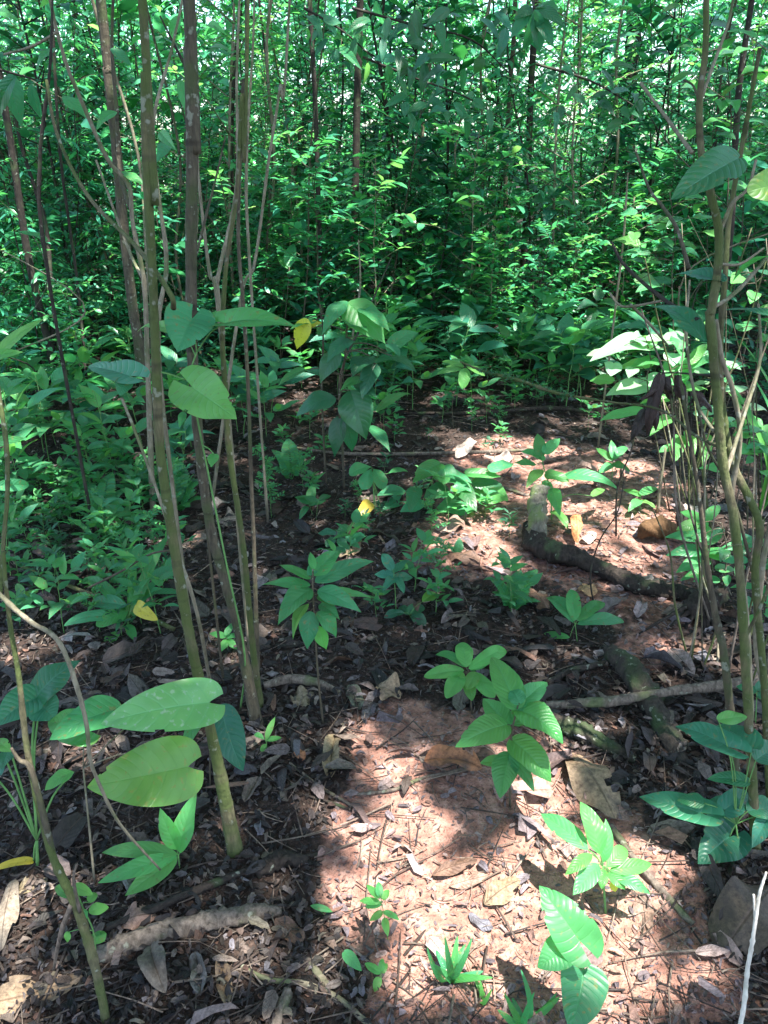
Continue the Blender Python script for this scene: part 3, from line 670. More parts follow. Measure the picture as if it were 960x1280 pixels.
hrb = Kit([proto('leafy_herb', 'knee-high herb with pairs of pointed oval green leaves', 'herb', gH, .42, 6, 4, .125, .44, 'acum', 'leaf', 'greenstem', .35, .38, .003, -.1, 6),
           proto('leafy_herb', 'ankle-high herb with small oval mid-green leaves', 'herb', gH, .24, 7, 4, .07, .5, 'ovate', 'leaf', 'greenstem', .3, .42, .0025, -.1, 5),
           proto('leafy_herb', 'knee-high herb with a few broad blue-green leaves', 'herb', gH, .38, 6, 3, .16, .45, 'acum', 'teal', 'greenstem', .4, .34, .003, -.15, 6),
           proto('leafy_herb', 'ankle-high seedling herb with narrow dark green leaves', 'herb', gH, .2, 6, 4, .075, .3, 'lance', 'dark', 'greenstem', .35, .45, .0022, 0, 5),
           proto('leafy_herb', 'shin-high herb with feathery rows of small leaflets', 'herb', gH, .3, 8, 12, .035, .42, 'ellipse', 'leaf', 'greenstem', .3, .5, .0022, -.05, 4)])
def zone(n, poly, kit, s0, s1, sep=.0, which=None):
    us = [p[0] for p in poly]; vs = [p[1] for p in poly]; got = []; tries = 0
    while len(got) < n and tries < n*40:
        tries += 1; u, v = random.uniform(min(us), max(us)), random.uniform(min(vs), max(vs))
        if not inpoly(np.array([u]), np.array([v]), poly)[0]: continue
        p = G(u, v)
        if any(math.hypot(p[0]-a, p[1]-b) < sep for a, b in got): continue
        got.append((p[0], p[1]))
        k = random.choice(which) if which else random.randrange(len(kit.p))
        kit.put(k, p[0], p[1], random.uniform(s0, s1))
# saplings from 6 m on, shrubs from 5 m, herbs from the left foreground back
def band(n, kit, y0, y1, s0, s1, xw=.58, sep=.3, keep=None):
    got = []; tries = 0
    while len(got) < n and tries < n*40:
        tries += 1; y = random.uniform(y0, y1); x = random.uniform(-1, 1)*(xw*y+.6)
        if keep and not keep(x, y): continue
        if any(math.hypot(x-a, y-b) < sep for a, b in got): continue
        got.append((x, y)); kit.random(x, y, random.uniform(s0, s1))
band(150, sap, 6.2, 13.5, .7, 1.25, sep=.28)
band(70, sap, 6.0, 9.0, .45, .8, sep=.22)
band(245, shr, 5.7, 11.5, .55, 1.3, sep=.2)
zone(26, [(-60,420),(330,410),(380,470),(150,520),(-60,560)], shr, .45, .75, .25)
zone(5, [(900,505),(1020,505),(1020,540),(930,540)], shr, .5, .8, .2, [1, 3])
zone(70, [(-40,440),(330,430),(390,500),(330,560),(240,600),(120,640),(-40,660)], hrb, .8, 1.3, .12, [0, 1, 2, 0, 4])
zone(52, [(-20,600),(220,590),(250,640),(200,690),(120,700),(-20,720)], hrb, .55, .95, .07, [1, 3, 1, 4])
zone(90, [(380,430),(900,430),(880,500),(760,515),(560,512),(430,520)], hrb, .8, 1.4, .12, [0, 1, 2, 3])
zone(18, [(-60,425),(330,425),(330,470),(-60,520)], sap, .38, .7, .25)
zone(10, [(860,430),(1010,430),(1010,500),(880,490)], sap, .4, .7, .25)
zone(26, [(-20,690),(230,690),(200,800),(-20,800)], hrb, .4, .8, .08, [0, 1, 3, 4])
zone(30, [(380,520),(640,520),(620,640),(700,780),(420,800),(400,640)], hrb, .3, .65, .1, [1, 3, 0, 4])
zone(34, [(430,478),(860,470),(860,560),(640,540),(430,560)], hrb, .35, .8, .13, [0, 1, 3, 4])
zone(18, [(420,452),(870,445),(870,492),(640,488),(430,490)], shr, .22, .45, .2)
zone(8, [(330,560),(420,560),(420,650),(330,680)], hrb, .5, .8, .1, [1, 4])
#--BODY2--
# ------------------------------------------------------------------ fallen wood
def gpts(*q): return [G(u, v)+np.array((0, 0, lift*.7-.004)) for u, v, lift in q]
def ppx(p, px): return px*depth(p)/FPX*.44
def log(name, label, pts, px, mat, cat='log', rough=.08, n=10, sides=16, group=None, extra=()):
    return wood(name, label, cat, pts, [ppx(p, w_) for p, w_ in zip(pts, np.interp(np.linspace(0, 1, len(pts)), np.linspace(0, 1, len(px)), px))], mat, sides, n, rough, .0, group, extra)
log('fallen_log', 'pale grey-brown log lying half buried in litter at lower left', gpts((112,1200,.012),(150,1188,.018),(200,1170,.02),(260,1157,.02),(310,1146,.018),(352,1140,.008)), (24,30,30,27,24,16), 'dead', rough=.12)
log('fallen_branch', 'black rotten branch running above the pale log at lower left', gpts((135,1166,.03),(190,1146,.035),(250,1118,.03),(330,1085,.02),(420,1065,.01)), (10,12,10,7,4), 'rot', 'branch', .2)
log('fallen_branch', 'long pale bare branch lying across the right of the clearing', gpts((682,888,.03),(720,890,.05),(770,888,.06),(830,880,.07),(890,873,.07),(990,858,.06)), (10,13,14,12,15,14), 'dead', 'branch', .1)
log('mossy_log', 'dark green mossy log pointing under the long pale branch', gpts((762,822,.04),(790,850,.04),(815,885,.02),(840,925,0),(855,955,-.02)), (26,34,36,34,28), 'mosslog', rough=.12)
log('rotten_log', 'dark rotten log beside the ribbed-leaf seedling', gpts((690,905,.02),(720,918,.025),(755,935,.02),(795,948,.0)), (22,28,24,14), 'mosslog', rough=.15)
log('fallen_log', 'black curved rotten log in front of the pale mossy stump', gpts((664,668,.06),(672,694,.07),(700,704,.07),(745,718,.06),(790,738,.05),(840,748,.05),(885,756,.03)), (24,34,30,22,24,22,16), 'rot', rough=.2)
t0 = gpts((672,680,.0))[0]; y = t0[1]
log('mossy_stump', 'pale mossy stump standing at the end of the black curved log', [t0-np.array((0,0,.03)), PT(671,655,y), PT(672,630,y+.06), PT(676,607,y+.1)], (28,27,25,22), 'stump', 'stump', .1)
y = G(860,795)[1]
ex = [tube([PT(876,748,y+.12), PT(876+a, 770+b, y+.06), PT(870+a*2.2, 790+c, y)], .012, .003, 6, 5, .3) for a, b, c in ((-25,2,14),(-16,8,24),(-6,10,30),(4,10,26),(14,6,18),(-34,-3,4),(-12,4,18),(8,8,30))]
log('root_mass', 'dark splayed root mass under the right end of the black curved log', [PT(905,742,y+.16), PT(880,752,y+.12), PT(860,764,y+.08)], (20,34,20), 'rot', 'roots', .25, extra=ex)
log('fallen_stick', 'straight grey stick lying down the slope right of the sunlit seedling', gpts((762,1035,.015),(800,1085,.015),(835,1125,.015),(866,1156,.008)), (10,11,11,9), 'dead', 'stick')
log('bare_root', 'thin pinkish root curving along the bottom edge of the path', gpts((288,1200,.012),(330,1225,.014),(380,1232,.014),(420,1248,.014),(470,1290,.012)), (6,7,7,8,8), 'bark_pale', 'root', .06)
log('fallen_stick', 'short grey stick at the top end of the sunlit patch', gpts((525,953,.012),(560,940,.016),(600,925,.014)), (12,12,9), 'dead', 'stick')
log('fallen_stick', 'thin broken stick at the lower edge of the litter, pointing down from the pinkish root', gpts((385,1200,.012),(402,1225,.014),(413,1238,.01)), (8,10,9), 'dead', 'stick')
log('fallen_stick', 'stubby pale stick end at the very bottom left of the path', gpts((360,1240,.012),(352,1262,.012),(342,1290,.012)), (14,15,14), 'dead', 'stick')
log('fallen_stick', 'thin dark stick pointing at the tiny seedling on the sunlit clay', gpts((505,1195,.008),(520,1178,.010),(535,1160,.008)), (4,5,3), 'rot', 'stick')
log('fallen_stick', 'long thin stick across the sunlit patch below its upper edge', gpts((445,995,.014),(490,990,.014),(530,975,.016),(580,963,.016),(700,930,.02)), (4,5,5,4,3), 'dead', 'stick')
log('fallen_stick', 'thin stick slanting through the dark litter left of the sunlit patch', gpts((362,955,.012),(400,985,.014),(442,1010,.012)), (3,4,4), 'dead', 'stick')
log('fallen_stick', 'thin long stick beside the one slanting through dark litter', gpts((370,992,.01),(405,1002,.012),(452,1018,.01)), (3,4,3), 'rot', 'stick')
log('fallen_branch', 'dark wood piece under the black branch near the tall mossy trunk', gpts((320,1095,.02),(350,1080,.025),(385,1078,.02)), (20,24,14), 'rot', 'branch', .2)
log('fallen_branch', 'fallen grey branch lying behind the broad-leaved shrub across the clearing', gpts((350,560,.03),(430,572,.04),(520,572,.04),(610,570,.04),(690,565,.03)), (3,4,5,5,4), 'dead', 'branch')
log('fallen_stick', 'pale stick running from the fallen green leaves toward the pale mossy stump', gpts((550,585,.05),(580,595,.05),(620,610,.03),(660,622,.02)), (4,5,5,4), 'dead', 'stick')
log('fallen_stick', 'pale stick resting between the pale log and the tall mossy trunk foot', gpts((330,860,.02),(360,855,.03),(395,858,.03),(425,868,.015)), (9,13,12,7), 'dead', 'stick')
log('fallen_branch', 'low dark branch across the clearing behind the sunlit ground', gpts((500,520,.03),(600,522,.05),(690,516,.05),(760,522,.03)), (4,6,6,5), 'rot', 'branch')
log('fallen_branch', 'short mossy branch stub beside the mossy log under the pale branch', gpts((684,858,.02),(710,845,.03),(740,838,.03),(765,828,.02)), (8,9,9,6), 'mosslog', 'branch')
g0 = G(822, 676)   # husk
a = np.linspace(0, np.pi, 9)
hk = join(tube([g0+np.array((-.08,0,.015)), g0+np.array((-.055,0,.055)), g0+np.array((0,0,.062)), g0+np.array((.05,0,.05)), g0+np.array((.085,0,.03))], [.010,.036,.045,.038,.012], None, 16, 8, .06),
          *[tube([g0+np.array((.05,0,.05)), g0+np.array((.10+.03*k,.02*(k-2),.05)), g0+np.array((.13+.02*k,.03*(k-2),.012))], .003, .001, 5, 4) for k in range(5)])
tag(build('fruit_husk', hk, M['husk'], loc=g0), 'brown fibrous fruit husk on the sunlit litter behind the black curved log', 'husk')

# ------------------------------------------------------------------ large dead leaves
TAN, BRN, ORG, DRK, GRY, PNK = (.23,.165,.10), (.13,.075,.048), (.27,.115,.05), (.045,.033,.025), (.14,.13,.12), (.24,.155,.115)
def dead_leaf(label, b, t, w, tone, shape='ellipse', lift=.02, rise=.015, arch=.15, fold=-.4, wave=.24, bites=3, name='dead_leaf'):
    B = G(*b)+np.array((0, 0, lift*.8-.004)); T = G(*t)+np.array((0, 0, rise-.012+.02*random.random())); arch = arch*random.uniform(.4, 2.0)*random.choice([1, 1, -.3]); w = w*.86; A = T-B; L = np.linalg.norm(A); W = w*depth(B)/FPX
    ss = 1.0/max(.5, math.sin(math.atan2(CAM_H, B[1]))) if abs(A[0]) > abs(A[1]) else 1
    gg = leaves(B, A, np.array((random.gauss(0,.15), -.25, 1)), L, W*ss, shape, 22, 10, arch, fold, wave, .02, tone=tone)
    V, F, UV, r, tn = gg; c = UV[F].mean(1); keep = np.ones(len(F), bool)
    for _ in range(bites):
        cu, cv, rr = random.random(), random.choice([0, 1])+random.gauss(0, .1), .03+.09*random.random(); keep &= np.hypot(c[:, 0]-cu, (c[:, 1]-cv)*.8)+.03*rng.random(len(c)) > rr
    o = build(name, (V, F[keep], UV, r, tn), M['litter'], loc=B); return tag(o, label, 'dead leaf')
dead_leaf('large tan dead leaf lying in shade right of the ribbed-leaf seedling', (715,945), (768,1028), 60, TAN, bites=5)
dead_leaf('curled orange-brown dead leaf at the top of the sunlit patch', (530,958), (602,968), 26, ORG, fold=.8, lift=.03)
dead_leaf('wide brown dead leaf behind the curled orange-brown one', (560,945), (620,948), 34, BRN)
dead_leaf('olive tan dead leaf standing up in the dark litter left of the sunlit patch', (420,925), (412,978), 26, (.2,.16,.09), fold=.7, lift=.03)
dead_leaf('very large dull brown leaf in shade at the lower right edge', (905,1190), (965,1110), 74, (.075,.055,.036), 'round', fold=-.5)
dead_leaf('flat tan leaf on the clay beneath the bright sunlit seedling', (800,1118), (808,1172), 27, PNK, fold=.1)
dead_leaf('brown dead leaf on the sunlit clay, left of the seedling shadow', (540,1098), (596,1080), 15, BRN)
dead_leaf('grey brown ovate dead leaf at the right of the sunlit clay', (562,1112), (610,1098), 15, PNK)
dead_leaf('long pale dead leaf on the sunlit clay near the bottom centre right', (605,1135), (650,1108), 26, TAN)
dead_leaf('huge tan dead leaf curled up at the bottom left corner', (-14,1262), (105,1226), 52, TAN, 'ovate', lift=.03, wave=.2, bites=5)
dead_leaf('long grey-tan dead leaf at the left edge above the huge curled one', (4,1196), (20,1104), 34, (.2,.165,.12), lift=.03)
dead_leaf('crumpled olive dead leaf by the left edge below the aroid stems', (22,1122), (60,1100), 30, (.22,.18,.11), wave=.3, lift=.03)
dead_leaf('dark curled dead leaf right below the pale log', (190,1190), (208,1248), 36, (.11,.095,.075), fold=.9, lift=.03)
dead_leaf('small brown dead leaf just under the pale log', (150,1160), (196,1148), 30, (.18,.115,.085))
dead_leaf('pale dead leaf curled right of the dark curled one', (245,1195), (252,1250), 24, GRY, fold=.9)
dead_leaf('pale crinkled dead leaf next to the curled pale one at the bottom', (276,1200), (285,1262), 22, TAN, fold=.9)
dead_leaf('brown dead leaf lying between the pale log and the pinkish root', (345,1152), (380,1180), 24, BRN)
dead_leaf('dark green-grey dead leaf under the pointed-leaf sapling', (438,860), (450,888), 24, (.10,.11,.075), fold=.6)
dead_leaf('tan dead leaf right of the dark one under the pointed-leaf sapling', (470,862), (500,875), 26, (.26,.19,.12), fold=.5)
dead_leaf('tan dead leaf in the litter beside the thin grey stem', (365,880), (392,868), 26, (.24,.19,.12))
dead_leaf('folded tan leaf upright behind the pointed-leaf sapling', (442,700), (450,678), 16, TAN, fold=.8, lift=.03)
dead_leaf('pale flat leaf beside the folded tan leaf behind the sapling', (425,700), (440,690), 16, (.27,.21,.13), fold=.2)
dead_leaf('light brown dead leaf lying right of the mossy trunk base at mid left', (232,690), (262,662), 26, PNK)
dead_leaf('grey curled dead leaf behind the ringed brown trunk', (262,655), (292,632), 20, GRY, fold=.8)
dead_leaf('wide pale dead leaf between the two left stems', (270,655), (296,650), 24, (.26,.21,.16))
dead_leaf('brown leaf lying left of the dark mossy log', (655,740), (684,770), 26, BRN)
dead_leaf('orange-tinged tan leaf in front of the four-leaved seedling', (722,738), (745,748), 22, (.42,.26,.12))
dead_leaf('orange dead leaf standing on the end of the black log', (720,688), (716,662), 18, (.5,.22,.08), lift=.05, rise=.07)
dead_leaf('pale pinkish dead leaf leaning on the orange one', (728,682), (745,668), 18, (.38,.31,.27), lift=.04)
dead_leaf('pale dead leaf in the sunlit ground at mid right', (815,745), (800,728), 22, (.42,.36,.30))
dead_leaf('light tan leaf on the sunlit ground behind the fallen green leaves', (545,665), (580,655), 18, PNK)
dead_leaf('bright pale leaf on the far sunlit ground', (570,575), (600,560), 24, (.48,.40,.33))
dead_leaf('second pale leaf on the far sunlit ground, right of the bright one', (605,572), (640,578), 20, (.44,.36,.30))
dead_leaf('long brown leaf lying before the fern in the clearing', (600,705), (560,695), 14, BRN)
dead_leaf('small orange-brown leaf in the dark litter beside the slim stems', (366,944), (382,952), 12, ORG)
dead_leaf('blue-grey decayed leaf on the sunlit clay near the grass tuft', (586,1146), (616,1166), 14, (.13,.13,.15))
dead_leaf('dark upright leaf at the edge of sunlit clay left of the curled orange one', (505,1000), (512,972), 14, DRK, lift=.03)
dead_leaf('large brown leaf half hidden at the right of the mossy log', (850,800), (880,815), 30, BRN)
dead_leaf('pale stiff leaf in the sun right of the husk', (850,655), (885,640), 20, (.45,.38,.32))

# ------------------------------------------------------------------ plants of the foreground
# lower left
plant('broad_leaf_seedling', 'seedling with one big pale spotted leaf over a large yellow-green rounded leaf', 'plant', (118,1105), [
    ((262,878), (126,905), 64, dict(mat='spotted', shape='heart', label='big pale green leaf dotted with white spots', Y=1.18, bites=1, wave=.05, rise=-.0, N=np.array((.1,-.8,.9)), pet=(258,960))),
    ((110,912), (60,902), 50, dict(mat='leaf', shape='arrow', Y=1.22)),
    ((236,958), (109,984), 82, dict(mat='ygreen', shape='heart', label='large rounded yellow-green leaf', Y=1.14, bites=1, rise=-.005, N=np.array((.1,-.9,.8)), pet=(244,1010))),
    ((150,885), (62,925), 46, dict(mat='leaf', shape='ovate', Y=1.25))], hub=(104,960), sr=.003, stemmat='bark_pale')
plant('blue_green_seedling', 'seedling with a hanging blue-green leaf in front of the tall mossy trunk', 'plant', (262,985), [
    ((276,884), (304,964), 42, dict(mat='teal', shape='ovate', rise=-.12, N=np.array((.1,-1,.5)))), ((256,890), (228,942), 20, dict(mat='leaf')),], hub=(262,895), sr=.002, stemmat='bark_brown')
plant('five_leaf_seedling', 'glossy seedling of five lance leaves in dark litter left of the tall mossy trunk foot', 'plant', (224,1085), [
    ((222,1068), (127,1066), 22), ((221,1070), (122,1104), 22), ((222,1072), (156,1120), 26), ((225,1066), (246,990), 27, dict(rise=.12, N=np.array((-.3,-1,.3)))),
    ((221,1062), (200,1010), 22, dict(rise=.1, bites=3, N=np.array((.3,-1,.3))))], mat='fresh', shape='lance', hub=(223,1070), sr=.0022)
plant('aroid_plant', 'aroid with pale green stalks and lobed leaves at the left edge', 'plant', (46,1082), [
    ((45,872), (100,826), 44, dict(shape='heart', rise=.05)), ((46,872), (-6,908), 46, dict(shape='heart')), ((50,880), (70,900), 40, dict(shape='ovate')),
    ((-8,968), (-50,930), 40, dict(shape='heart')), ((12,935), (2,962), 22, {}), ((92,965), (56,988), 20, dict(mat='fresh')), ((-4,925), (14,940), 16, dict(mat='fresh')),
    ((42,1076), (-10,1088), 11, dict(mat='yellow', shape='strap', rise=.02, label='yellowed hanging stalk blade'))],
    mat='teal', hub=(46,1050), sr=.005)
plant('tiny_vine', 'small light green vine leaves climbing the gnarled twig at lower left', 'vine', (118,1215), [
    ((92,1108), (116,1118), 14), ((88,1120), (70,1108), 12), ((112,1140), (136,1134), 15), ((108,1138), (98,1156), 15), ((112,1128), (120,1116), 12), ((118,1180), (130,1164), 20), ((86,1165), (84,1178), 10)],
    mat='fresh', shape='ovate', stem=[(118,1170),(104,1135),(92,1105)], sr=.002)
# the climber on the slim stems
yc = G(322,905)[1]-.08
plant('arrowhead_climber', 'climber with arrowhead leaves on the slim stems at left centre', 'climber', (300,885), [
    ((240,398), (222,440), 62, dict(shape='arrow', mat='leaf', Y=yc, N=np.array((.2,-1,.75)), Yt=yc-.06)),
    ((282,404), (371,409), 34, dict(shape='arrow', mat='leaf', Y=yc, rise=-.0)),
    ((240,484), (296,524), 64, dict(shape='arrow', mat='fresh', Y=yc-.05, N=np.array((-.1,-1,.7)), Yt=yc-.14, bites=3)),
    ((163,470), (110,458), 36, dict(shape='arrow', mat='teal', Y=yc, bites=2)),
    ((158,472), (150,495), 22, dict(shape='ovate', mat='teal', Y=yc)),
    ((230,515), (224,535), 10, dict(shape='lance', mat='fresh', Y=yc)),
    ((268,568), (264,584), 14, dict(shape='ovate', mat='fresh', Y=yc)),
    ((225,418), (172,415), 22, dict(shape='arrow', mat='fresh', Y=yc+.1))],
    stem=[(306,820,yc+.06),(282,700,yc+.04),(262,600,yc+.03),(246,520,yc),(238,470,yc),(246,440,yc)], sr=.003)
# broad-leaved shrub in the middle
plant('broad_leaf_shrub', 'broad-leaved shrub with big drooping leaves in the middle of the picture', 'shrub', (430,612), [
    ((434,378), (482,430), 46, dict(mat='fresh', label='large light green top leaf', N=np.array((.2,-1,.7)), rise=-.16)), ((432,376), (402,420), 22, dict(mat='leaf', rise=-.12)), ((450,382), (488,415), 24, dict(mat='leaf', rise=-.08)),
    ((484,440), (524,416), 24, dict(mat='leaf')), ((485,430), (500,446), 18, dict(mat='leaf')), ((490,445), (520,465), 20, dict(mat='dark')), ((420,498), (369,522), 30, dict(mat='dark', rise=-.08)),
    ((438,488), (458,550), 44, dict(mat='dark', rise=-.22, N=np.array((0,-1,.4)))), ((424,520), (418,572), 22, dict(mat='dark', rise=-.2, N=np.array((0,-1,.3)))),
    ((455,475), (424,490), 16, dict(mat='leaf')), ((462,445), (440,472), 32, dict(mat='dark')), ((446,480), (472,498), 20, dict(mat='dark')), ((440,425), (408,455), 26, dict(mat='dark')),
    ((460,533), (488,566), 20, dict(mat='leaf')), ((470,515), (516,494), 13, dict(mat='leaf')), ((382,462), (346,484), 14, dict(mat='leaf')), ((405,470), (382,462), 18, dict(mat='leaf')),
    ((430,400), (460,415), 30, dict(mat='leaf')), ((425,440), (400,480), 28, dict(mat='dark', rise=-.14)), ((470,455), (452,500), 26, dict(mat='dark', rise=-.14)),
    ((384,398), (371,437), 22, dict(mat='yellow', label='yellow-green ageing leaf', rise=-.15, bites=2, N=np.array((0,-1,.5)))), ((388,410), (404,404), 12, dict(mat='yellow')), ((430,520), (440,565), 24, dict(mat='dark', rise=-.2))],
    stem=[(428,560),(424,500),(432,440),(434,390)], sr=.007, stemmat='bark_brown', shape='acum')
plant('pole_sapling', 'two bare thin stems standing left of the broad-leaved shrub', 'sapling', (408,606), [((395,400), (362,412), 16, {}), ((398,420), (420,400), 16, {})], stem=[(405,560),(402,480),(404,420),(400,380)], sr=.006, stemmat='bark_brown', shape='acum')
plant('low_broadleaf_seedling', 'seedling of rounded grey-green leaves at the foot of the broad-leaved shrub', 'plant', (470,640), [
    ((465,584), (437,594), 20), ((464,586), (453,612), 18), ((467,586), (479,612), 18), ((485,592), (508,588), 14), ((470,620), (505,612), 20), ((476,640), (512,622), 22), ((470,660), (508,668), 18), ((468,655), (490,645), 10, dict(mat='fresh'))],
    shape='obov', mat='leaf', hub=(466,600), sr=.003)
plant('trailing_seedling', 'low seedling with wide shaded leaves beside the heap of fallen green leaves', 'plant', (540,640), [
    ((550,580), (516,604), 26), ((552,585), (572,596), 18), ((520,610), (512,640), 20), ((528,628), (500,640), 18), ((548,592), (536,580), 16), ((556,588), (590,604), 14)], shape='ovate', mat='leaf', hub=(540,600), sr=.003)
plant('yellow_leaf', 'yellow leaf standing in the litter below the broad-leaved shrub', 'plant', (458,652), [((463,628), (445,646), 17, dict(mat='yellow', pet=False, N=np.array((0,-1,.4))))], stem=[(462,635)], sr=.0015, shape='ovate')
plant('fallen_spray', 'heap of large fallen green leaves catching the sun in the clearing', 'leaf spray', (575,640), [
    ((588,632), (542,640), 36, dict(mat='fresh', shape='heart', label='bright sunlit heart-shaped leaf')), ((594,622), (634,620), 34, dict(mat='fresh', shape='round')), ((582,592), (626,596), 18, dict(mat='leaf')), ((612,588), (642,580), 18, dict(mat='leaf')),
    ((560,612), (530,622), 26, dict(mat='dark')), ((570,606), (596,640), 24, dict(mat='dark')), ((590,604), (628,606), 20, dict(mat='dark')), ((560,600), (590,616), 20, dict(mat='leaf')), ((545,600), (575,590), 20, dict(mat='leaf'))],
    hub=(580,610), sr=.004, shape='ovate', stemmat='bark_pale')
plant('sunlit_seedling', 'lone thin seedling with a star of sunlit leaves before the dark thicket', 'plant', (567,535), [
    ((580,460), (553,452), 8), ((580,458), (557,459), 7), ((582,460), (578,486), 15, dict(rise=-.1)), ((584,458), (606,470), 10), ((578,462), (546,468), 8), ((574,468), (590,472), 10, dict(mat='leaf'))], mat='fresh', shape='ellipse', stem=[(566,500),(580,459)], sr=.003, stemmat='bark_brown')
# pointed-leaf sapling
plant('pointed_leaf_sapling', 'knee-high sapling with long pointed three-veined leaves at the centre', 'sapling', (404,905), [
    ((389,736), (347,782), 32, dict(rise=-.06)), ((388,732), (327,731), 17), ((388,724), (348,706), 17), ((392,720), (424,688), 27), ((394,728), (468,702), 25), ((397,738), (452,766), 25, dict(rise=-.05)), ((400,742), (466,748), 14), ((396,746), (436,758), 15),
    ((388,764), (384,812), 25, dict(rise=-.10, N=np.array((0,-1,.5)))), ((395,766), (420,798), 26, dict(rise=-.08)), ((386,720), (402,700), 14), ((400,755), (425,775), 18), ((385,755), (366,800), 16, dict(mat='fresh')), ((393,712), (388,690), 10, dict(mat='fresh')), ((398,782), (408,812), 18, dict(mat='fresh', rise=-.08))],
    shape='acum', mat='leaf', stem=[(398,850),(394,790),(391,735),(391,712)], sr=.0035, stemmat='bark_brown')
plant('glossy_seedling', 'rosette seedling with glossy oval leaves behind the ribbed-leaf seedling', 'plant', (590,892), [
    ((580,838), (530,846), 18), ((582,834), (545,818), 15), ((583,834), (577,803), 22, dict(rise=.03)), ((586,836), (632,812), 19), ((578,842), (558,873), 22), ((584,846), (590,876), 16), ((590,842), (618,872), 22), ((588,838), (612,826), 18), ((578,840), (566,862), 16), ((596,840), (584,862), 18)],
    shape='ellipse', mat='fresh', hub=(586,842), sr=.0025, stemmat='bark_brown')
plant('ribbed_leaf_seedling', 'seedling with ribbed oval leaves at the head of the sunlit path', 'plant', (638,1008), [
    ((646,886), (614,821), 36, dict(rise=.03)), ((634,908), (604,873), 30), ((634,906), (569,934), 38, dict(bites=3, label='ribbed leaf with a round hole')), ((646,886), (684,853), 26), ((648,888), (704,930), 42, dict(label='largest ribbed leaf, brightly sunlit')), ((640,925), (689,978), 40, dict(rise=-.05)),
    ((637,942), (625,998), 34, dict(rise=-.06)), ((632,952), (600,954), 16), ((642,905), (664,884), 26, dict(mat='leaf')), ((640,946), (668,990), 20, dict(mat='leaf')), ((650,880), (640,862), 22)],
    shape='ovate', mat='corr', corr=.04, stem=[(637,960),(640,915),(648,880)], sr=.0032, stemmat='bark_brown')
plant('bright_seedling', 'bright sunlit seedling of narrow pointed leaves on the clay at lower right', 'plant', (758,1142), [
    ((735,1062), (676,1017), 27), ((750,1068), (725,1002), 29, dict(rise=.06)), ((754,1078), (757,1023), 17, dict(rise=.07)), ((758,1084), (782,1060), 20), ((740,1068), (706,1094), 16), ((748,1080), (716,1119), 24), ((762,1088), (815,1080), 19), ((764,1094), (813,1118), 17), ((755,1086), (752,1112), 14), ((760,1090), (782,1112), 16),
    ((766,1100), (769,1115), 11, dict(mat='yellow'))], shape='lance', mat='fresh', hub=(753,1082), sr=.003)
plant('arrow_leaf_aroid', 'sunlit jagged arrow leaf with a darker heart leaf hanging below it at the bottom right', 'plant', (738,1275), [
    ((724,1176), (674,1107), 56, dict(mat='fresh', shape='arrow', label='brightly sunlit jagged leaf', bites=8, rise=.05, wave=.09)), ((706,1184), (672,1210), 40, dict(mat='fresh', shape='heart')), ((729,1212), (713,1290), 64, dict(mat='leaf', shape='heart', rise=-.05, label='darker heart-shaped leaf', N=np.array((0,-1,.5))))],
    hub=(730,1215), sr=.003)
plant('tiny_seedling', 'tiny seedling with paired bright leaves on the sunlit clay', 'plant', (486,1178), [
    ((474,1128), (449,1126), 9), ((474,1122), (458,1106), 9), ((475,1120), (473,1102), 10), ((478,1124), (486,1112), 9), ((478,1140), (462,1151), 9), ((480,1140), (499,1150), 8), ((481,1148), (485,1170), 10), ((476,1130), (456,1134), 8)],
    shape='ovate', mat='fresh', stem=[(481,1150),(475,1116)], sr=.0012)
plant('tiny_seedling', 'tiny four-leaved seedling nearest the bottom, below the paired-leaf one', 'plant', (478,1232), [((475,1216), (456,1204), 10), ((476,1214), (478,1198), 9), ((474,1222), (468,1240), 11), ((478,1216), (484,1204), 8)], shape='ovate', mat='fresh', hub=(476,1218), sr=.0012)
plant('tiny_seedling', 'single-leaved light green sprout left of the four-leaved one', 'plant', (440,1218), [((430,1190), (452,1214), 15)], shape='ovate', mat='fresh', sr=.001)
plant('tiny_seedling', 'single leaf sprout at the edge of the shade left of the sunlit clay', 'plant', (408,1146), [((388,1132), (416,1140), 8)], shape='lance', mat='fresh', sr=.001)
plant('tiny_seedling', 'small narrow-leaved seedling at the foot of the slim greenish stem', 'plant', (334,940), [((332,925), (344,896), 8, dict(rise=.04)), ((332,926), (352,922), 8), ((330,924), (318,918), 7), ((333,930), (326,940), 7)], shape='lance', mat='fresh', hub=(333,928), sr=.0012)
def tuft(label, base, tips, wpx, mat='leaf', name='grass_tuft', cat='grass tuft'):
    g0 = G(*base); t = thing(name, label, cat, g0)
    for u, v in tips:
        B = g0+np.array((random.gauss(0,.006), random.gauss(0,.006), 0)); T = PT(u, v, g0[1]+random.uniform(-.04,.05)); T[2] = max(T[2], .01)
        build('blade', leaves(B, T-B, np.array((random.gauss(0,.3),-.6,1)), np.linalg.norm(T-B), wpx*depth(B)/FPX, 'strap', 16, 4, .16, .4, rnd=random.random()), M[mat], t)
tuft('tuft of short broad grass blades on the sunlit clay', (562,1222), [(534,1184),(545,1192),(572,1170),(590,1172),(616,1222),(540,1205),(566,1246),(582,1180),(556,1170),(604,1214)], 9)
tuft('tuft of grass blades at the bottom edge left of the aroid', (655,1282), [(651,1212),(640,1250),(696,1270),(630,1240),(668,1240),(640,1276),(690,1278),(622,1262)], 9)
tuft('small grass sprouts in the sunlit litter by the bottom right', (604,1250), [(590,1232),(615,1236),(600,1225)], 6, 'fresh')
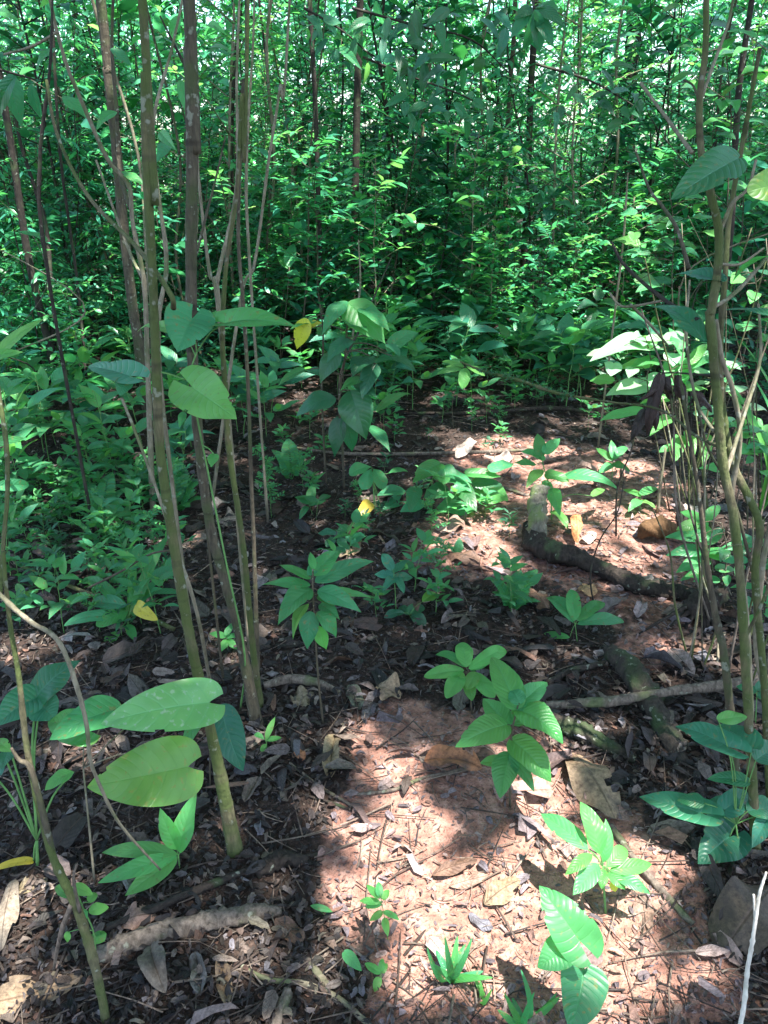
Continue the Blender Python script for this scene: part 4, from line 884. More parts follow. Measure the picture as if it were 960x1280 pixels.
plant('four_leaf_seedling', 'seedling with four spread oval leaves beside the black curved log', 'plant', (722,800), [
    ((716,778), (684,747), 24), ((718,776), (714,737), 19, dict(rise=.06)), ((722,776), (755,753), 18), ((722,780), (780,777), 17), ((712,797), (676,795), 11, dict(mat='fresh'))], shape='ellipse', mat='leaf', hub=(719,780), sr=.002)
plant('taro_plant', 'patch of taro-like heart leaves in the shade under the right-hand stems', 'plant', (925,1062), [
    ((876,1016), (799,996), 38, dict(shape='arrow', bites=5)), ((908,1016), (886,1000), 46, dict(shape='heart')), ((906,1012), (934,990), 30, dict(shape='heart')), ((912,1046), (872,1080), 54, dict(shape='arrow')), ((912,934), (844,908), 34, dict(shape='arrow', bites=5)), ((940,936), (894,908), 38, dict(shape='heart')),
    ((936,978), (884,974), 20, {}), ((935,1014), (975,1012), 30, {}), ((880,1004), (846,1000), 20, {}), ((945,950), (975,930), 34, {}), ((898,900), (934,896), 18, dict(mat='fresh')), ((960,1020), (940,1060), 22, {})], shape='ovate', mat='teal', hub=(920,1030), sr=.003)
plant('strap_leaf_plant', 'plant of arching strap leaves in the litter left of the tall mossy trunk', 'plant', (160,792), [
    ((160,770), (100,728), 16, dict(shape='strap', arch=.2)), ((158,772), (80,782), 17, dict(shape='strap', arch=.2)), ((163,768), (168,684), 10, dict(rise=.14, mat='fresh')), ((165,768), (210,670), 13, dict(rise=.16, arch=.2)), ((166,770), (220,724), 11, dict(arch=.25)),
    ((158,758), (115,753), 20, dict(shape='ellipse')), ((160,764), (120,782), 22, dict(shape='ellipse')), ((162,752), (186,736), 22, dict(shape='ellipse', mat='fresh')), ((166,756), (204,736), 16, dict(shape='ellipse')), ((150,790), (130,806), 16, dict(shape='ellipse', mat='fresh')),
    ((171,754), (197,775), 18, dict(shape='ellipse', mat='yellow', label='curved yellow leaf', arch=.3, Y=G(160,792)[1]-.03, N=np.array((.2,-1,.5)))), ((160,780), (168,800), 12, dict(shape='ellipse'))], shape='strap', mat='leaf', hub=(160,775), sr=.003)
plant('pale_seedling', 'pale small seedling in the sunlit spot between the slim stems', 'plant', (285,812), [((282,796), (262,792), 9), ((282,794), (292,778), 8), ((284,798), (304,796), 9), ((283,800), (276,815), 10), ((285,800), (297,812), 9)], shape='ovate', mat='fresh', hub=(283,798), sr=.0015)
plant('pale_seedling', 'two pale leaves low at the left edge beside the twisted vine', 'plant', (30,765), [((30,748), (17,758), 12), ((32,748), (38,756), 12), ((33,745), (48,738), 12), ((30,742), (20,730), 10)], shape='ovate', mat='fresh', hub=(30,750), sr=.0015)
plant('stump_seedling', 'leafy seedling growing beside the pale mossy stump', 'plant', (690,650), [
    ((676,570), (672,542), 16, dict(rise=.05)), ((680,566), (700,548), 15), ((680,575), (650,566), 12), ((682,592), (712,602), 20, dict(mat='fresh')), ((676,588), (658,610), 15, dict(mat='fresh')), ((690,612), (700,645), 18), ((686,615), (680,600), 14), ((705,597), (773,612), 22, dict(mat='leaf', label='long single green leaf')), ((690,640), (710,662), 15, dict(mat='fresh')), ((740,620), (756,612), 10, dict(mat='fresh')), ((668,582), (640,580), 14)],
    shape='ovate', mat='leaf', stem=[(688,615),(680,585),(676,565)], sr=.003)
plant('small_clearing_seedling', 'small seedling left of the feathery fern in the clearing', 'plant', (495,765), [((490,712), (478,692), 14), ((492,716), (512,700), 14), ((492,720), (468,718), 14), ((494,722), (516,722), 14), ((495,722), (478,740), 14), ((496,722), (505,742), 12)], shape='ovate', mat='teal', stem=[(494,740),(492,715)], sr=.002)
plant('small_clearing_seedling', 'low seedling with a yellowing leaf right of the pointed-leaf sapling', 'plant', (515,775), [((505,766), (480,772), 12), ((508,766), (530,758), 16), ((515,768), (532,782), 16), ((512,768), (500,758), 12), ((528,752), (545,742), 14, dict(mat='ygreen'))], shape='ellipse', mat='dark', hub=(512,768), sr=.0015)
plant('small_clearing_seedling', 'single upright dark leaf in the litter of the clearing, below the fallen green leaves', 'plant', (572,695), [((572,690), (574,672), 12, dict(rise=.05)), ((570,690), (560,684), 8)], shape='ovate', mat='teal', hub=(572,690), sr=.0012)
plant('small_clearing_seedling', 'low shoot before the slim stems at centre left, in front of the shrub foot', 'plant', (392,645), [((385,630), (368,622), 10), ((388,628), (392,605), 12, dict(rise=.04)), ((388,632), (408,626), 10), ((384,634), (374,650), 9)], shape='ovate', mat='leaf', hub=(387,632), sr=.0015)
plant('small_clearing_seedling', 'grey-green seedling between the shrub foot and the pointed-leaf sapling', 'plant', (395,645+5), [((396,628), (372,622), 10), ((400,626), (414,620), 10)], shape='ovate', mat='dark', hub=(397,630), sr=.0012)
plant('small_clearing_seedling', 'dark low seedling right behind the pointed-leaf sapling', 'plant', (425,690), [((420,668), (398,666), 14), ((422,668), (440,660), 14), ((424,672), (432,688), 12), ((418,672), (408,684), 12)], shape='ellipse', mat='dark', hub=(421,670), sr=.0012)

# ferns
def fern(label, base, fronds, lw=.2, mat='leaf'):
    g0 = G(*base); t = thing('fern', label, 'fern', g0)
    for tip in fronds:
        T = PT(tip[0], tip[1], g0[1]+(tip[2] if len(tip) > 2 else 0)); T[2] = max(T[2], .02)
        C = crv([g0, (g0+T)/2+np.array((0, 0, .22*np.linalg.norm(T-g0))), T], 14); k = np.arange(4, len(C)-1); L = np.linalg.norm(T-g0)
        d = norm(np.gradient(C, axis=0)); s = norm(np.cross(d, (0, 0, 1.))); f = (k-4)/(len(C)-5); ll = L*lw*(1.05-f)**.8
        parts = [tube(C, .0016, .0006, 5, 1)]
        for sg in (-1, 1):
            parts.append(leaves(C[k], d[k]*.35+s[k]*sg+np.array((0, 0, -.1)), np.cross(s[k], d[k]), ll, ll*.36, 'lance', 6, 2, .05, .2))
        build('frond', join(*parts), M[mat], t)
fern('feathery dark green fern in the clearing left of the black curved log', (640,762), [(612,722,.05),(672,712,.05),(676,752,-.03),(615,740,0),(650,712,.1),(628,752,-.05)], .3)
fern('fern with lacy fronds in the herbs left of the tall mossy trunk', (225,640), [(200,580,.1),(252,600,.05),(180,600,.1),(262,640,0),(215,570,.2),(240,660,-.1)], .3)
fern('small lacy fern left of the feet of the broad-leaved shrub', (365,600), [(340,562,.05),(385,568,.05),(335,590,0),(360,548,.1)], .3)
fern('low fern at the far left among the herbs', (130,650), [(100,600,.1),(160,610,.1),(90,640,0),(140,590,.15)], .28)
#--BODY3--
# ------------------------------------------------------------------ many-stemmed shrub and twigs on the right
yr = G(945, 1062)[1]
t = thing('many_stemmed_shrub', 'many-stemmed shrub with mossy stems and big dark leaves at the right edge', 'shrub', G(945, 1062))
def stem_(par, pts, d, mat='bark_moss', name='stem', sides=9, kn=.15):
    q = [PT(u, v, y) for u, v, y in pts]; dd = [ppx(p, w_) for p, w_ in zip(q, np.interp(np.linspace(0, 1, len(q)), np.linspace(0, 1, len(d)), d))]
    return build(name, tube(q, dd, None, sides, 8, .08, kn), M[mat], par)
stem_(t, [(945,1070,yr),(941,985,yr+.02),(937,920,yr+.04),(931,820,yr+.06),(926,730,yr+.08),(918,650,yr+.1),(904,580,yr+.12),(896,490,yr+.14),(888,400,yr+.15),(890,385,yr+.15),(898,330,yr+.16),(898,285,yr+.17),(889,245,yr+.18),(876,185,yr+.2),(875,120,yr+.2),(882,60,yr+.2),(883,-60,yr+.2)], (14,13,12,12,13,13,12,12,10,9,8))
stem_(t, [(924,985,yr+.12),(917,940,yr+.13),(911,870,yr+.14),(904,810,yr+.16),(897,782,yr+.18),(884,706,yr+.2),(874,620,yr+.22),(861,538,yr+.24),(850,470,yr+.25)], (12,12,11,10,7,5,4), 'bark_brown')
stem_(t, [(962,1000,yr+.1),(955,850,yr+.15),(944,720,yr+.2),(950,660,yr+.2),(935,620,yr+.22),(916,580,yr+.24),(904,520,yr+.25),(900,440,yr+.26),(906,350,yr+.27),(912,270,yr+.3),(930,170,yr+.3),(950,60,yr+.3)], (10,10,11,12,10,8,7,6))
stem_(t, [(965,900,yr+.2),(946,810,yr+.25),(950,740,yr+.27),(958,680,yr+.28),(985,560,yr+.3)], (9,8,8,8), 'bark_pale')
stem_(t, [(940,900,yr+.08),(932,760,yr+.14),(914,640,yr+.2),(925,548,yr+.2),(916,488,yr+.2),(903,450,yr+.2),(895,400,yr+.18)], (7,8,7,7,6), 'bark_pale')
stem_(t, [(952,760,yr+.3),(935,690,yr+.3),(912,610,yr+.3),(885,560,yr+.3),(868,490,yr+.32)], (5,5,4,3), 'bark_brown', 'branch')
for q, d, m in [([(872,400,yr+.18),(828,373,yr+.3),(781,332,yr+.4),(764,302,yr+.45)], (7,6,5,3), 'bark_dark'), ([(828,376,yr+.35),(790,383,yr+.4),(774,381,yr+.42),(762,366,yr+.45)], (4,4,3), 'bark_pale'),
                ([(788,380,yr+.4),(812,405,yr+.4),(835,432,yr+.45)], (4,4,3), 'bark_pale'), ([(865,191,yr+.2),(835,150,yr+.3),(801,104,yr+.4)], (6,5,4), 'bark_pale'), ([(861,336,yr+.3),(847,288,yr+.35),(828,258,yr+.4),(811,235,yr+.45),(795,190,yr+.5)], (6,5,4,3), 'bark_brown'),
                ([(900,290,yr+.17),(915,255,yr+.2),(935,235,yr+.22),(945,200,yr+.25)], (6,5,4), 'bark_pale'), ([(898,330,yr+.16),(925,330,yr+.2),(955,310,yr+.22)], (5,4,3), 'bark_pale'), ([(890,385,yr+.15),(920,365,yr+.2),(965,315,yr+.3)], (7,6,5), 'bark_pale'),
                ([(878,150,yr+.2),(868,110,yr+.25),(855,100,yr+.3)], (4,3,3), 'bark_brown'), ([(878,120,yr+.2),(892,80,yr+.25),(910,30,yr+.3),(918,-10,yr+.3)], (5,5,4,4), 'bark_pale'), ([(880,700,yr+.2),(858,620,yr+.3),(850,560,yr+.4)], (3,3,2), 'bark_dark'),
                ([(893,540,yr+.14),(870,500,yr+.25),(858,420,yr+.3),(862,350,yr+.35)], (5,4,3), 'bark_pale'), ([(905,600,yr+.13),(930,520,yr+.2),(950,450,yr+.25),(948,380,yr+.3)], (6,5,4), 'bark_pale'), ([(930,800,yr+.1),(950,760,yr+.1),(975,700,yr+.1)], (6,5,4), 'bark_moss')]:
    stem_(t, q, d, m, 'branch', 6)
for b, p_, w_, o in [((923,198),(838,250),50,dict(mat='teal', Y=yr+.1, label='big blue-green hanging leaf', N=np.array((-.35,-1,.45)), Yt=yr+.02, bites=3)), ((985,232),(934,240),44,dict(mat='ygreen', Y=yr+.1, Yt=yr+.05, shape='round', N=np.array((0,-1,.4)), label='yellow-green leaf cut by the picture edge')),
                    ((904,352),(842,344),28,dict(mat='teal', Y=yr+.15, bites=2)), ((880,426),(815,384),28,dict(mat='teal', Y=yr+.15)), ((972,396),(904,388),17,dict(mat='teal', Y=yr+.2)), ((978,324),(916,352),18,dict(mat='leaf', Y=yr+.2)),
                    ((880,110),(836,102),14,dict(mat='ygreen', Y=yr+.3)), ((866,95),(832,112),11,dict(mat='fresh', Y=yr+.3)), ((880,70),(845,60),12,dict(mat='fresh', Y=yr+.35)), ((905,120),(935,105),14,dict(mat='leaf', Y=yr+.3)), ((910,40),(950,50),16,dict(mat='fresh', Y=yr+.3)), ((885,30),(855,15),12,dict(mat='leaf', Y=yr+.4)),
                    ((870,115),(880,98),10,dict(mat='fresh', Y=yr+.3)), ((905,60),(925,45),12,dict(mat='leaf', Y=yr+.3)), ((940,150),(965,165),14,dict(mat='leaf', Y=yr+.35))]:
    lab = o.pop('label', None); mt = o.pop('mat'); g, B, T = one_leaf(b, p_, w_, o.pop('shape', 'ovate'), **o); lf = build('leaf', g, M[mt], t)
    if lab: lf['label'] = lab
tw_ = wood('mossy_twig', 'thin twig furred with yellow-green moss reaching left from the right-hand shrub', 'twig', path((906,561,yr+.12),(870,545,1.7),(825,512,1.95),(760,502,2.15),(700,492,2.3),(650,476,2.4),(605,464,2.5),(575,452,2.55)), [.0042,.0035,.003,.003,.005,.006,.005,.002], 'bark_moss', 7, 10, .35)
m_ = crv(path((720,496,2.25),(680,486,2.35),(640,473,2.42),(600,462,2.5)), 30); m_ = m_+rng.normal(size=m_.shape)*.006
mb = np.repeat(m_, 7, 0); mo = build('moss', leaves(mb, rng.normal(size=mb.shape), rng.normal(size=mb.shape), .007+.008*rng.random(len(mb)), .004, 'lance', 2, 2), M['dark'], None, loc=(0, 0, 0))
mo.parent = tw_; mo.matrix_parent_inverse.identity(); mo.location = -np.array(tw_.location)
wood('pale_twig', 'knobbly pale bare twig sticking up at the lower right corner', 'twig', path((922,1300,.86),(930,1255,.88),(934,1215,.9),(940,1180,.91),(945,1145,.92),(950,1115,.93),(958,1090,.94)), [.0042,.004,.0038,.0034,.0032,.0028,.0018], 'twigpale', 8, 9, .14, .35,
     extra=[tube(path((944,1150,.92),(943,1135,.925),(942,1118,.93)), .0026, .0018, 6, 4, .1)])
for k in range(34):
    u, v = random.uniform(850, 990), random.uniform(600, 900); y = G(u, v)[1]; g0 = G(u, v); q = [g0-np.array((0, 0, .01))]; a, b = max(-.28, min(.35, random.gauss(.05, .2))), random.uniform(150, 420)
    for f in (.35, .7, 1): q.append(PT(u+a*b*f+random.gauss(0, 8), v-b*f, y+random.gauss(0, .05)))
    d_ = random.uniform(.0018, .0042); wood('thin_stem', 'thin bare stem rising among the many stems at the right edge', 'twig', q, [d_, d_, d_*.8, d_*.5], random.choice(['bark_pale', 'bark_brown', 'bark_moss', 'dead']), 6, 6, .1, .15, 'thin stems at the right edge')
# leaves in full sun beside the shrub
plant('sunlit_shrub', 'shrub with large leaves, some tinted with sun glare, at the right of the clearing', 'shrub', (852,628), [
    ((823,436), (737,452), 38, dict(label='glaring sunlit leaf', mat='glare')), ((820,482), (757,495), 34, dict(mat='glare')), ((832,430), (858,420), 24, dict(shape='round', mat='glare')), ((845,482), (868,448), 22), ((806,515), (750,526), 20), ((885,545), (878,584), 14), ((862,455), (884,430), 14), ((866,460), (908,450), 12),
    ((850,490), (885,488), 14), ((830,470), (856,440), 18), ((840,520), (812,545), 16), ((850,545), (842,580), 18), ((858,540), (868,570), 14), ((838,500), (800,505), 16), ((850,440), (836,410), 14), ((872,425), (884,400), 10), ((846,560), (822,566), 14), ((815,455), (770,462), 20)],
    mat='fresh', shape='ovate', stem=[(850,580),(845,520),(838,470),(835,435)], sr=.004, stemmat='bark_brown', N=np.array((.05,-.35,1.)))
tuft('clump of bright strap leaves at the right edge in the sun', (950,640), [(935,440),(905,470),(965,430),(925,425),(985,440),(940,470),(910,490),(958,405)], 8, 'fresh', 'strap_leaf_clump', 'plant')
plant('right_edge_seedling', 'light green seedling at the right edge below the strap leaf clump', 'plant', (955,640), [((950,540), (912,530), 16), ((952,545), (970,530), 16), ((952,548), (935,555), 14), ((955,560), (975,575), 16), ((950,535), (938,518), 12)], shape='ovate', mat='fresh', stem=[(952,590),(951,540)], sr=.003)
plant('shade_seedling', 'seedling with layered oval leaves left of the stems at mid right', 'plant', (872,745), [((880,675), (830,672), 18), ((884,690), (832,695), 20), ((884,700), (845,716), 22, dict(mat='fresh')), ((890,690), (920,705), 20), ((884,680), (905,660), 16), ((882,660), (850,640), 18, dict(mat='fresh')), ((880,650), (900,632), 14), ((880,712), (850,726), 12), ((888,670), (862,655), 16)], shape='ovate', mat='leaf', stem=[(876,710),(882,660)], sr=.003)
plant('shade_seedling', 'small seedling deep in the right-hand stems above the taro patch', 'plant', (945,905), [((945,865), (920,858), 14), ((946,862), (965,850), 14), ((946,870), (970,875), 14)], shape='ovate', mat='teal', hub=(946,870), sr=.002)
plant('clearing_seedling', 'seedling of thin light leaves in the sunlit litter right of the stump', 'plant', (765,600), [((765,575), (745,560), 12), ((766,574), (785,560), 12), ((765,580), (748,592), 12), ((766,580), (788,590), 12), ((766,572), (764,550), 10)], shape='ovate', mat='leaf', hub=(766,578), sr=.002)
plant('clearing_seedling', 'low seedling in front of the glare-tinted shrub', 'plant', (800,640), [((800,620), (778,612), 12), ((801,618), (822,610), 12), ((800,625), (785,640), 12), ((802,626), (820,636), 10)], shape='ovate', mat='fresh', hub=(801,622), sr=.002)
def edge_leafy(label, base, cx, cy, rx, ry, n, mats, w0=10, w1=18, Y=None):
    it = []
    for _ in range(n):
        u, v = cx+random.uniform(-rx, rx), cy+random.uniform(-ry, ry); a = random.uniform(-.3, 3.44); l = random.uniform(20, 38)
        it.append(((u, v), (u+math.cos(a)*l, v+math.sin(a)*l*.45), random.uniform(w0, w1), dict(mat=random.choice(mats))))
    plant('leafy_seedling', label, 'plant', base, it, shape='ovate', stem=[(cx, cy+ry), (cx+4, cy), (cx-3, cy-ry)], sr=.0035, stemmat='bark_brown')
edge_leafy('leafy seedling with many light leaves at the right edge, middle height', (935,700), 935, 560, 34, 46, 16, ['fresh', 'fresh', 'leaf'])
edge_leafy('bushy seedling with mid-green leaves between the stems at right, near the root mass', (905,760), 905, 690, 34, 36, 14, ['leaf', 'fresh', 'dark'])
edge_leafy('tall seedling with mixed green leaves hugging the right edge above the pale branch', (965,790), 955, 720, 26, 60, 14, ['leaf', 'fresh'])
edge_leafy('light-leaved sprig behind the right-hand stems near the glare-tinted shrub', (900,610), 895, 490, 40, 50, 16, ['fresh', 'glare', 'leaf'])
edge_leafy('upright leafy sapling at the right edge below the yellow-green leaf', (950,640), 945, 400, 40, 70, 18, ['leaf', 'dark', 'fresh'], 12, 20)
edge_leafy('leafy sapling behind the many-stemmed shrub, upper right, with fresh leaves', (905,610), 910, 150, 60, 90, 26, ['leaf', 'fresh', 'fresh', 'dark'], 12, 22)
edge_leafy('leafy sapling between the star-topped twig and the stems at right', (850,580), 840, 300, 50, 60, 24, ['leaf', 'dark', 'fresh'], 10, 18)
edge_leafy('sprig tinted with sun glare overlapping the glaring leaves at right', (838,640), 810, 455, 44, 34, 13, ['glare', 'glare', 'fresh'], 16, 26)
# dead leaves caught on twigs
yd = 2.3
tt = thing('dead_leaf_cluster', 'cluster of crumpled dark dead leaves caught on a twig before the glare-tinted shrub', 'dead leaves', PT(828, 470, yd))
for b, p_, w_ in [((826,468),(808,545),17),((832,472),(838,500),12),((846,470),(858,505),14),((806,512),(788,552),14),((866,490),(890,516),12),((815,500),(820,540),11),((826,480),(800,500),12)]:
    B, T = PT(b[0], b[1], yd), PT(p_[0], p_[1], yd+random.uniform(-.06,.06)); L = np.linalg.norm(T-B)
    build('dead_leaf', leaves(B, T-B, np.array((random.gauss(0,.5),-1,.2)), L, w_*depth(B)/FPX, 'ovate', 18, 8, .2, -.9, .3, tone=(.022+.012*random.random(),.018,.014)), M['litter'], tt)
build('twig', tube(path((905,470,1.6),(870,468,2.0),(846,466,yd),(826,466,yd)), .004, .002, 6, 6, .1), M['bark_dark'], tt)
wood('dead_shoot', 'thin black dead shoot standing in front of the sunlit ground at mid right', 'twig', path((770,670,2.9),(772,610,2.88),(790,560,2.86),(795,520,2.84)), [.004,.004,.003,.002], 'bark_dark', 6, 6, .1)
wood('dead_shoot', 'thin dark forked dead shoot before the black curved log', 'twig', [G(745,770), PT(738,720,G(745,770)[1]), PT(750,675,G(745,770)[1]), PT(772,640,G(745,770)[1]), PT(780,600,G(745,770)[1])], [.003,.003,.0025,.002,.0015], 'bark_dark', 6, 6, .1)
wood('dead_shoot', 'pale thin dead shoot in the sunlit ground below the glare-tinted shrub', 'twig', [G(822,640), PT(826,600,G(822,640)[1]), PT(832,560,G(822,640)[1])], [.008,.007,.005], 'bark_pale', 6, 6, .1)
wood('snag', 'dark jagged snag standing in the sunlit ground at mid right', 'stump', [G(853,660), PT(852,645,G(853,660)[1]), PT(850,628,G(853,660)[1])], [.022,.024,.008], 'rot', 9, 6, .3)

# ------------------------------------------------------------------ vines and stems on the left
yl = G(132, 1275)[1]
gt = thing('gnarled_vine', 'gnarled mossy twisting woody stem at the lower left corner', 'vine', G(132, 1275))
stem_(gt, [(134,1290,yl),(128,1250,yl),(114,1190,yl+.03),(98,1140,yl+.05),(84,1110,yl+.06),(62,1060,yl+.08),(44,985,yl+.1),(33,930,yl+.12),(24,850,yl+.14),(14,790,yl+.15),(8,740,yl+.16),(4,690,yl+.17)], (12,12,13,13,11,10,9,8,7,6,6), 'bark_moss', kn=.3)
stem_(gt, [(66,1070,yl+.08),(52,1010,yl+.09),(38,960,yl+.1),(24,950,yl+.1),(14,935,yl+.1)], (10,9,7,4), 'bark_brown', 'branch')
stem_(gt, [(90,1130,yl+.05),(78,1160,yl+.06),(70,1195,yl+.08),(66,1225,yl+.1)], (8,7,5,3), 'dead', 'branch')
stem_(gt, [(100,1140,yl+.04),(92,1100,yl+.03),(96,1080,yl+.03)], (5,4,3), 'dead', 'branch')
wood('hanging_vine', 'thin greenish vine hanging down the left edge of the picture', 'vine', path((-12,420,1.5),(0,500,1.45),(8,560,1.4),(9,620,1.36),(3,690,1.32),(0,742,1.28)), [.004,.0045,.005,.0045,.004,.004], 'bark_moss', 7, 8, .12)
wood('hanging_vine', 'thin brown vine dangling across the big spotted leaf at lower left', 'vine', path((-10,735,1.1),(35,775,1.06),(72,800,1.03),(95,855,1.0),(108,905,.98),(112,945,.98),(122,975,.99),(150,1030,1.02),(200,1087,1.08)), [.0042,.004,.0036,.004,.0034,.003,.003,.0026,.002], 'bark_pale', 7, 8, .15, .2)
wood('dead_shoot', 'long straight pale dead stick leaning behind the tall mossy trunk', 'twig', [G(264,862), *path((246,765,1.72),(215,670,1.75),(195,610,1.78),(175,555,1.82),(152,497,1.86))], [.0055,.005,.0045,.004,.004,.0035], 'bark_pale', 7, 7, .1)
wood('fallen_branch', 'thin mossy fallen branch in front of the strap leaf plant', 'branch', gpts((20,712,.05),(75,738,.06),(128,760,.07),(175,775,.05),(218,790,.02)), [.006,.007,.008,.009,.008], 'bark_moss', 7, 8, .15)
wood('fallen_branch', 'thin arching dead branch from the strap leaf plant to the mossy trunk', 'branch', path((110,735,2.3),(150,715,2.28),(190,692,2.25),(225,688,2.25)), [.004,.004,.004,.003], 'bark_brown', 6, 8, .1)
bt = thing('bent_sapling', 'bent pale sapling forking at upper left, behind the mossy trunk', 'sapling', G(190, 640))
yb = G(190, 640)[1]
stem_(bt, [(192,640,yb),(188,560,yb),(184,440,yb),(180,353,yb),(166,280,yb),(161,232,yb-.02),(134,198,yb-.05),(101,124,yb-.1),(81,74,yb-.12),(64,7,yb-.15),(58,-40,yb-.2)], (9,8,7,7,6,6,6,5,5,4), 'bark_pale')
stem_(bt, [(164,262,yb),(150,215,yb+.1),(146,140,yb+.15),(140,60,yb+.2),(142,-20,yb+.2)], (7,6,5,4), 'bark_brown', 'branch')
stem_(bt, [(181,353,yb),(160,310,yb+.15),(120,200,yb+.3)], (5,4,3), 'bark_pale', 'branch')
stem_(bt, [(72,40,yb-.14),(40,58,yb-.1),(5,68,yb)], (4,4,3), 'bark_pale', 'branch')
for b, p_, w_ in [((60,300),(20,290),14),((80,120),(110,150),20),((70,60),(45,90),18),((140,60),(165,85),16),((146,140),(120,165),18),((150,215),(185,235),14),((64,20),(30,10),16)]:
    g, B, T = one_leaf(b, p_, w_, 'acum', Y=yb, Yt=yb-.05, rise=-.1); build('leaf', g, M['leaf'], bt)
for k in range(26):
    y = random.uniform(3.6, 7.5); x = random.uniform(-.62, .62)*y; z0 = float(hgt(x, y)); q = [(x, y, z0-.02)]; hh = random.uniform(1.2, 2.6)
    if proj(q[0])[1] > 470 and -.35 < x/y < .36: continue
    for f in (.25, .5, .75, 1): q.append((x+random.gauss(0, .28)*f*2, y+random.gauss(0, .15), z0+hh*f+random.gauss(0, .12)))
    d_ = random.uniform(.003, .006); wood('tangled_vine', 'thin woody vine looping loosely through the thicket leaves', 'vine', q, [d_, d_, d_*.8, d_*.6, d_*.4], random.choice(['bark_pale', 'bark_pale', 'bark_brown', 'bark_dark']), 6, 8, .1, .1, 'vines tangled in the thicket')
# slim twigs between the stems
for lab, q, r in [('slim twig leaning left from the ringed trunk toward the top left of centre', [(238,470,1.95),(232,380,1.98),(250,300,2.05),(268,230,2.1),(282,170,2.15)], .004), ('slim branching twig right of the ringed brown trunk at eye level', [(275,410,2.1),(262,340,2.12),(250,240,2.15),(246,180,2.18)], .005),
                  ('dark crooked twig between the ringed trunk and the slim pale sapling', [(274,385,2.6),(272,350,2.6),(290,270,2.65),(297,210,2.7),(296,100,2.8),(300,-20,2.9)], .007), ('thin pale twig crossing behind the mossy trunk at upper left', [(200,470,2.0),(208,330,2.1),(196,230,2.15),(192,150,2.2),(215,60,2.3),(232,-20,2.4)], .006),
                  ('thin dark twig right of the slim pale sapling near the top', [(312,330,3.2),(308,200,3.2),(316,60,3.3),(318,-20,3.3)], .006), ('thin twig slanting up right in the thicket beyond the broad-leaved shrub', [(425,470,4.4),(455,400,4.5),(490,320,4.7)], .006),
                  ('pale thin twig standing beyond the broad-leaved shrub in the thicket', [(440,430,5.0),(450,360,5.0),(448,300,5.0)], .007), ('pale star-topped twig in the thicket at right', [(776,330,4.0),(782,260,4.0),(785,215,4.0)], .0055), ('slim twig leaning right at the upper left edge', [(58,330,3.0),(50,200,3.0),(62,90,3.0),(66,-10,3.1)], .007)]:
    b0 = np.array(path(q[0])[0]); gz0 = np.array((b0[0], b0[1], float(hgt(b0[0], b0[1]))-.02))
    wood('thicket_twig', lab, 'twig', [gz0]+path(*q), [r]*2+list(np.linspace(r, r*.5, len(q)-1)), random.choice(['bark_pale', 'bark_brown', 'bark_dark']) if 'pale' not in lab else 'bark_pale', 7, 8, .1, .15)

# ------------------------------------------------------------------ larger leaves hanging in the thicket
def spray(name, label, at, Y, items, mat, shape='acum', br=None, cat='leaf spray'):
    t = thing(name, label, cat, PT(*at, Y))
    for b, p_, w_, *m in items:
        g, B, T = one_leaf(b, p_, w_, shape, Y=Y+random.uniform(-.1,.1), Yt=Y+random.uniform(-.2,.1), N=np.array((random.gauss(0,.3), -1, .5))); build('leaf', g, M[m[0] if m else mat], t)
    if br: build('branch', tube(path(*[(u, v, y) for u, v, y in br]), .007, .003, 6, 6, .1), M['bark_dark'], t)
spray('palm_leaf', 'big drooping fan-like dark leaf at the top right of centre', (668,10), 4.2, [((668,12),(638,48),18),((668,12),(652,62),18),((668,12),(674,66),20),((668,12),(692,58),18),((668,12),(706,36),18),((668,12),(642,24),16),((668,12),(700,14),16)], 'teal', 'lance', [(668,12,4.2),(664,-5,4.3),(650,-40,4.4)])
def loose(u0, u1, v0, v1, n, l0, l1, w0, w1):
    r = []
    for _ in range(n):
        u, v = random.uniform(u0, u1), random.uniform(v0, v1); a = random.gauss(.0, .75)+math.pi/2; l = random.uniform(l0, l1)
        r.append(((u, v), (u+math.cos(a)*l*1.1, v+math.sin(a)*l), random.uniform(w0, w1), *(['teal'] if random.random() < .35 else [])))
    return r
spray('hanging_leaves', 'cluster of dark leaves hanging from an overhead branch at top centre', (560,20), 4.6, loose(480, 640, 5, 95, 26, 22, 46, 9, 15), 'dark', 'acum', [(440,10,4.6),(520,32,4.6),(590,50,4.6),(640,95,4.7)])
spray('hanging_leaves', 'cluster of blue-green leaves hanging lower and further back at top centre', (560,110), 5.2, loose(500, 625, 80, 150, 20, 16, 34, 7, 12), 'teal', 'acum', [(450,70,5.2),(520,98,5.2),(580,120,5.2),(630,150,5.3)])
spray('hanging_leaves', 'dark hanging leaves left of the straight dark trunk at top centre', (430,60), 5.0, loose(385, 480, 0, 80, 16, 20, 44, 9, 14), 'teal', 'acum', [(380,10,5.0),(430,40,5.0),(480,85,5.0)])
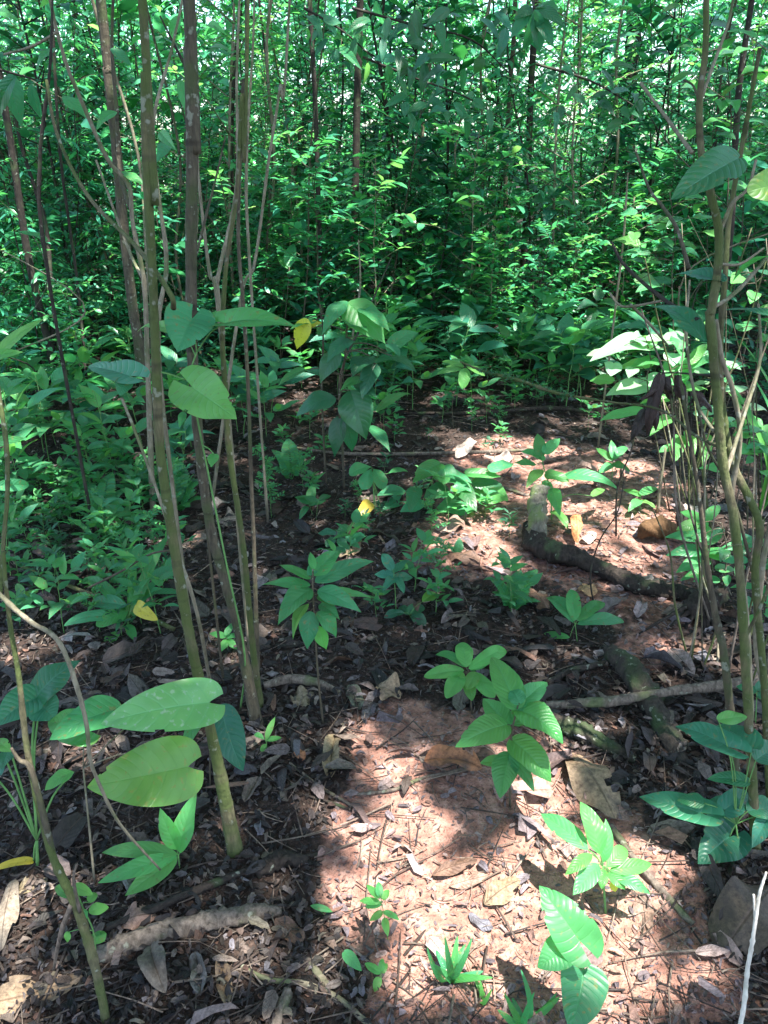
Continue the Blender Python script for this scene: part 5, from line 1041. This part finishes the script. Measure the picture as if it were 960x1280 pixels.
spray('hanging_leaves', 'dark hanging leaves near the top right in front of bright foliage', (740,90), 4.6, loose(680, 800, 75, 150, 18, 16, 32, 7, 12), 'dark', 'acum', [(670,80,4.6),(740,102,4.6),(805,140,4.7)])
spray('hanging_leaves', 'large leaves hanging by the far left edge at the top', (20,110), 3.6, [((12,92),(28,160),26),((20,95),(4,150),22),((0,100),(-12,150),20),((-2,15),(28,30),11,'fresh'),((40,105),(52,150),16)], 'teal', 'acum', [(-30,80,3.6),(10,90,3.6),(45,100,3.6)])
spray('hanging_leaves', 'leaves hanging between the brown and ringed trunks at the top', (215,120), 3.0, [((225,100),(236,150),14),((210,180),(195,205),16),((200,165),(222,190),14),((226,20),(215,50),14),((260,30),(285,45),10,'fresh'),((262,60),(290,66),10)], 'leaf', 'acum', [(236,90,3.0),(220,60,3.0),(200,20,3.0)])
spray('arching_leaf', 'long arching light green leaf at the left edge above the herbs', (-10,460), 2.4, [((-12,462),(56,398),16),((-14,450),(30,440),14)], 'fresh', 'lance')
spray('edge_leaf', 'oblong green leaf poking in at the left edge among herbs', (-8,608), 2.2, [((-10,608),(36,606),16),((-8,560),(30,548),14)], 'leaf', 'ellipse')
def thicket_plant(label, base, Y0, items, mat):
    plant('thicket_plant', label, 'plant', base, items, mat=mat, stem=[items[0][0]], sr=.004, stemmat='bark_brown', shape='acum')
thicket_plant('light-leaved plant standing at the edge of the thicket right of centre', (640,440), 0, [((645,270),(612,268),12),((640,276),(618,292),12),((645,272),(668,265),12),((642,268),(655,250),10),((640,284),(650,300),10)], 'fresh')
thicket_plant('plant with wide grey-green leaves in the thicket at right of centre', (690,440), 0, [((690,250),(662,255),20),((692,252),(716,262),22),((690,262),(680,285),18),((688,248),(695,232),14)], 'teal')
thicket_plant('plant with one pale upright leaf beyond the broad-leaved shrub', (350,470), 0, [((362,334),(368,304),16),((360,336),(346,322),12),((360,340),(376,346),12)], 'leaf')
thicket_plant('dark plant with broad low leaves under the thicket right of centre', (750,470), 0, [((745,380),(720,388),18),((748,380),(775,388),18),((746,385),(735,410),18),((748,384),(762,404),16),((746,376),(750,360),14)], 'dark')
#--END--
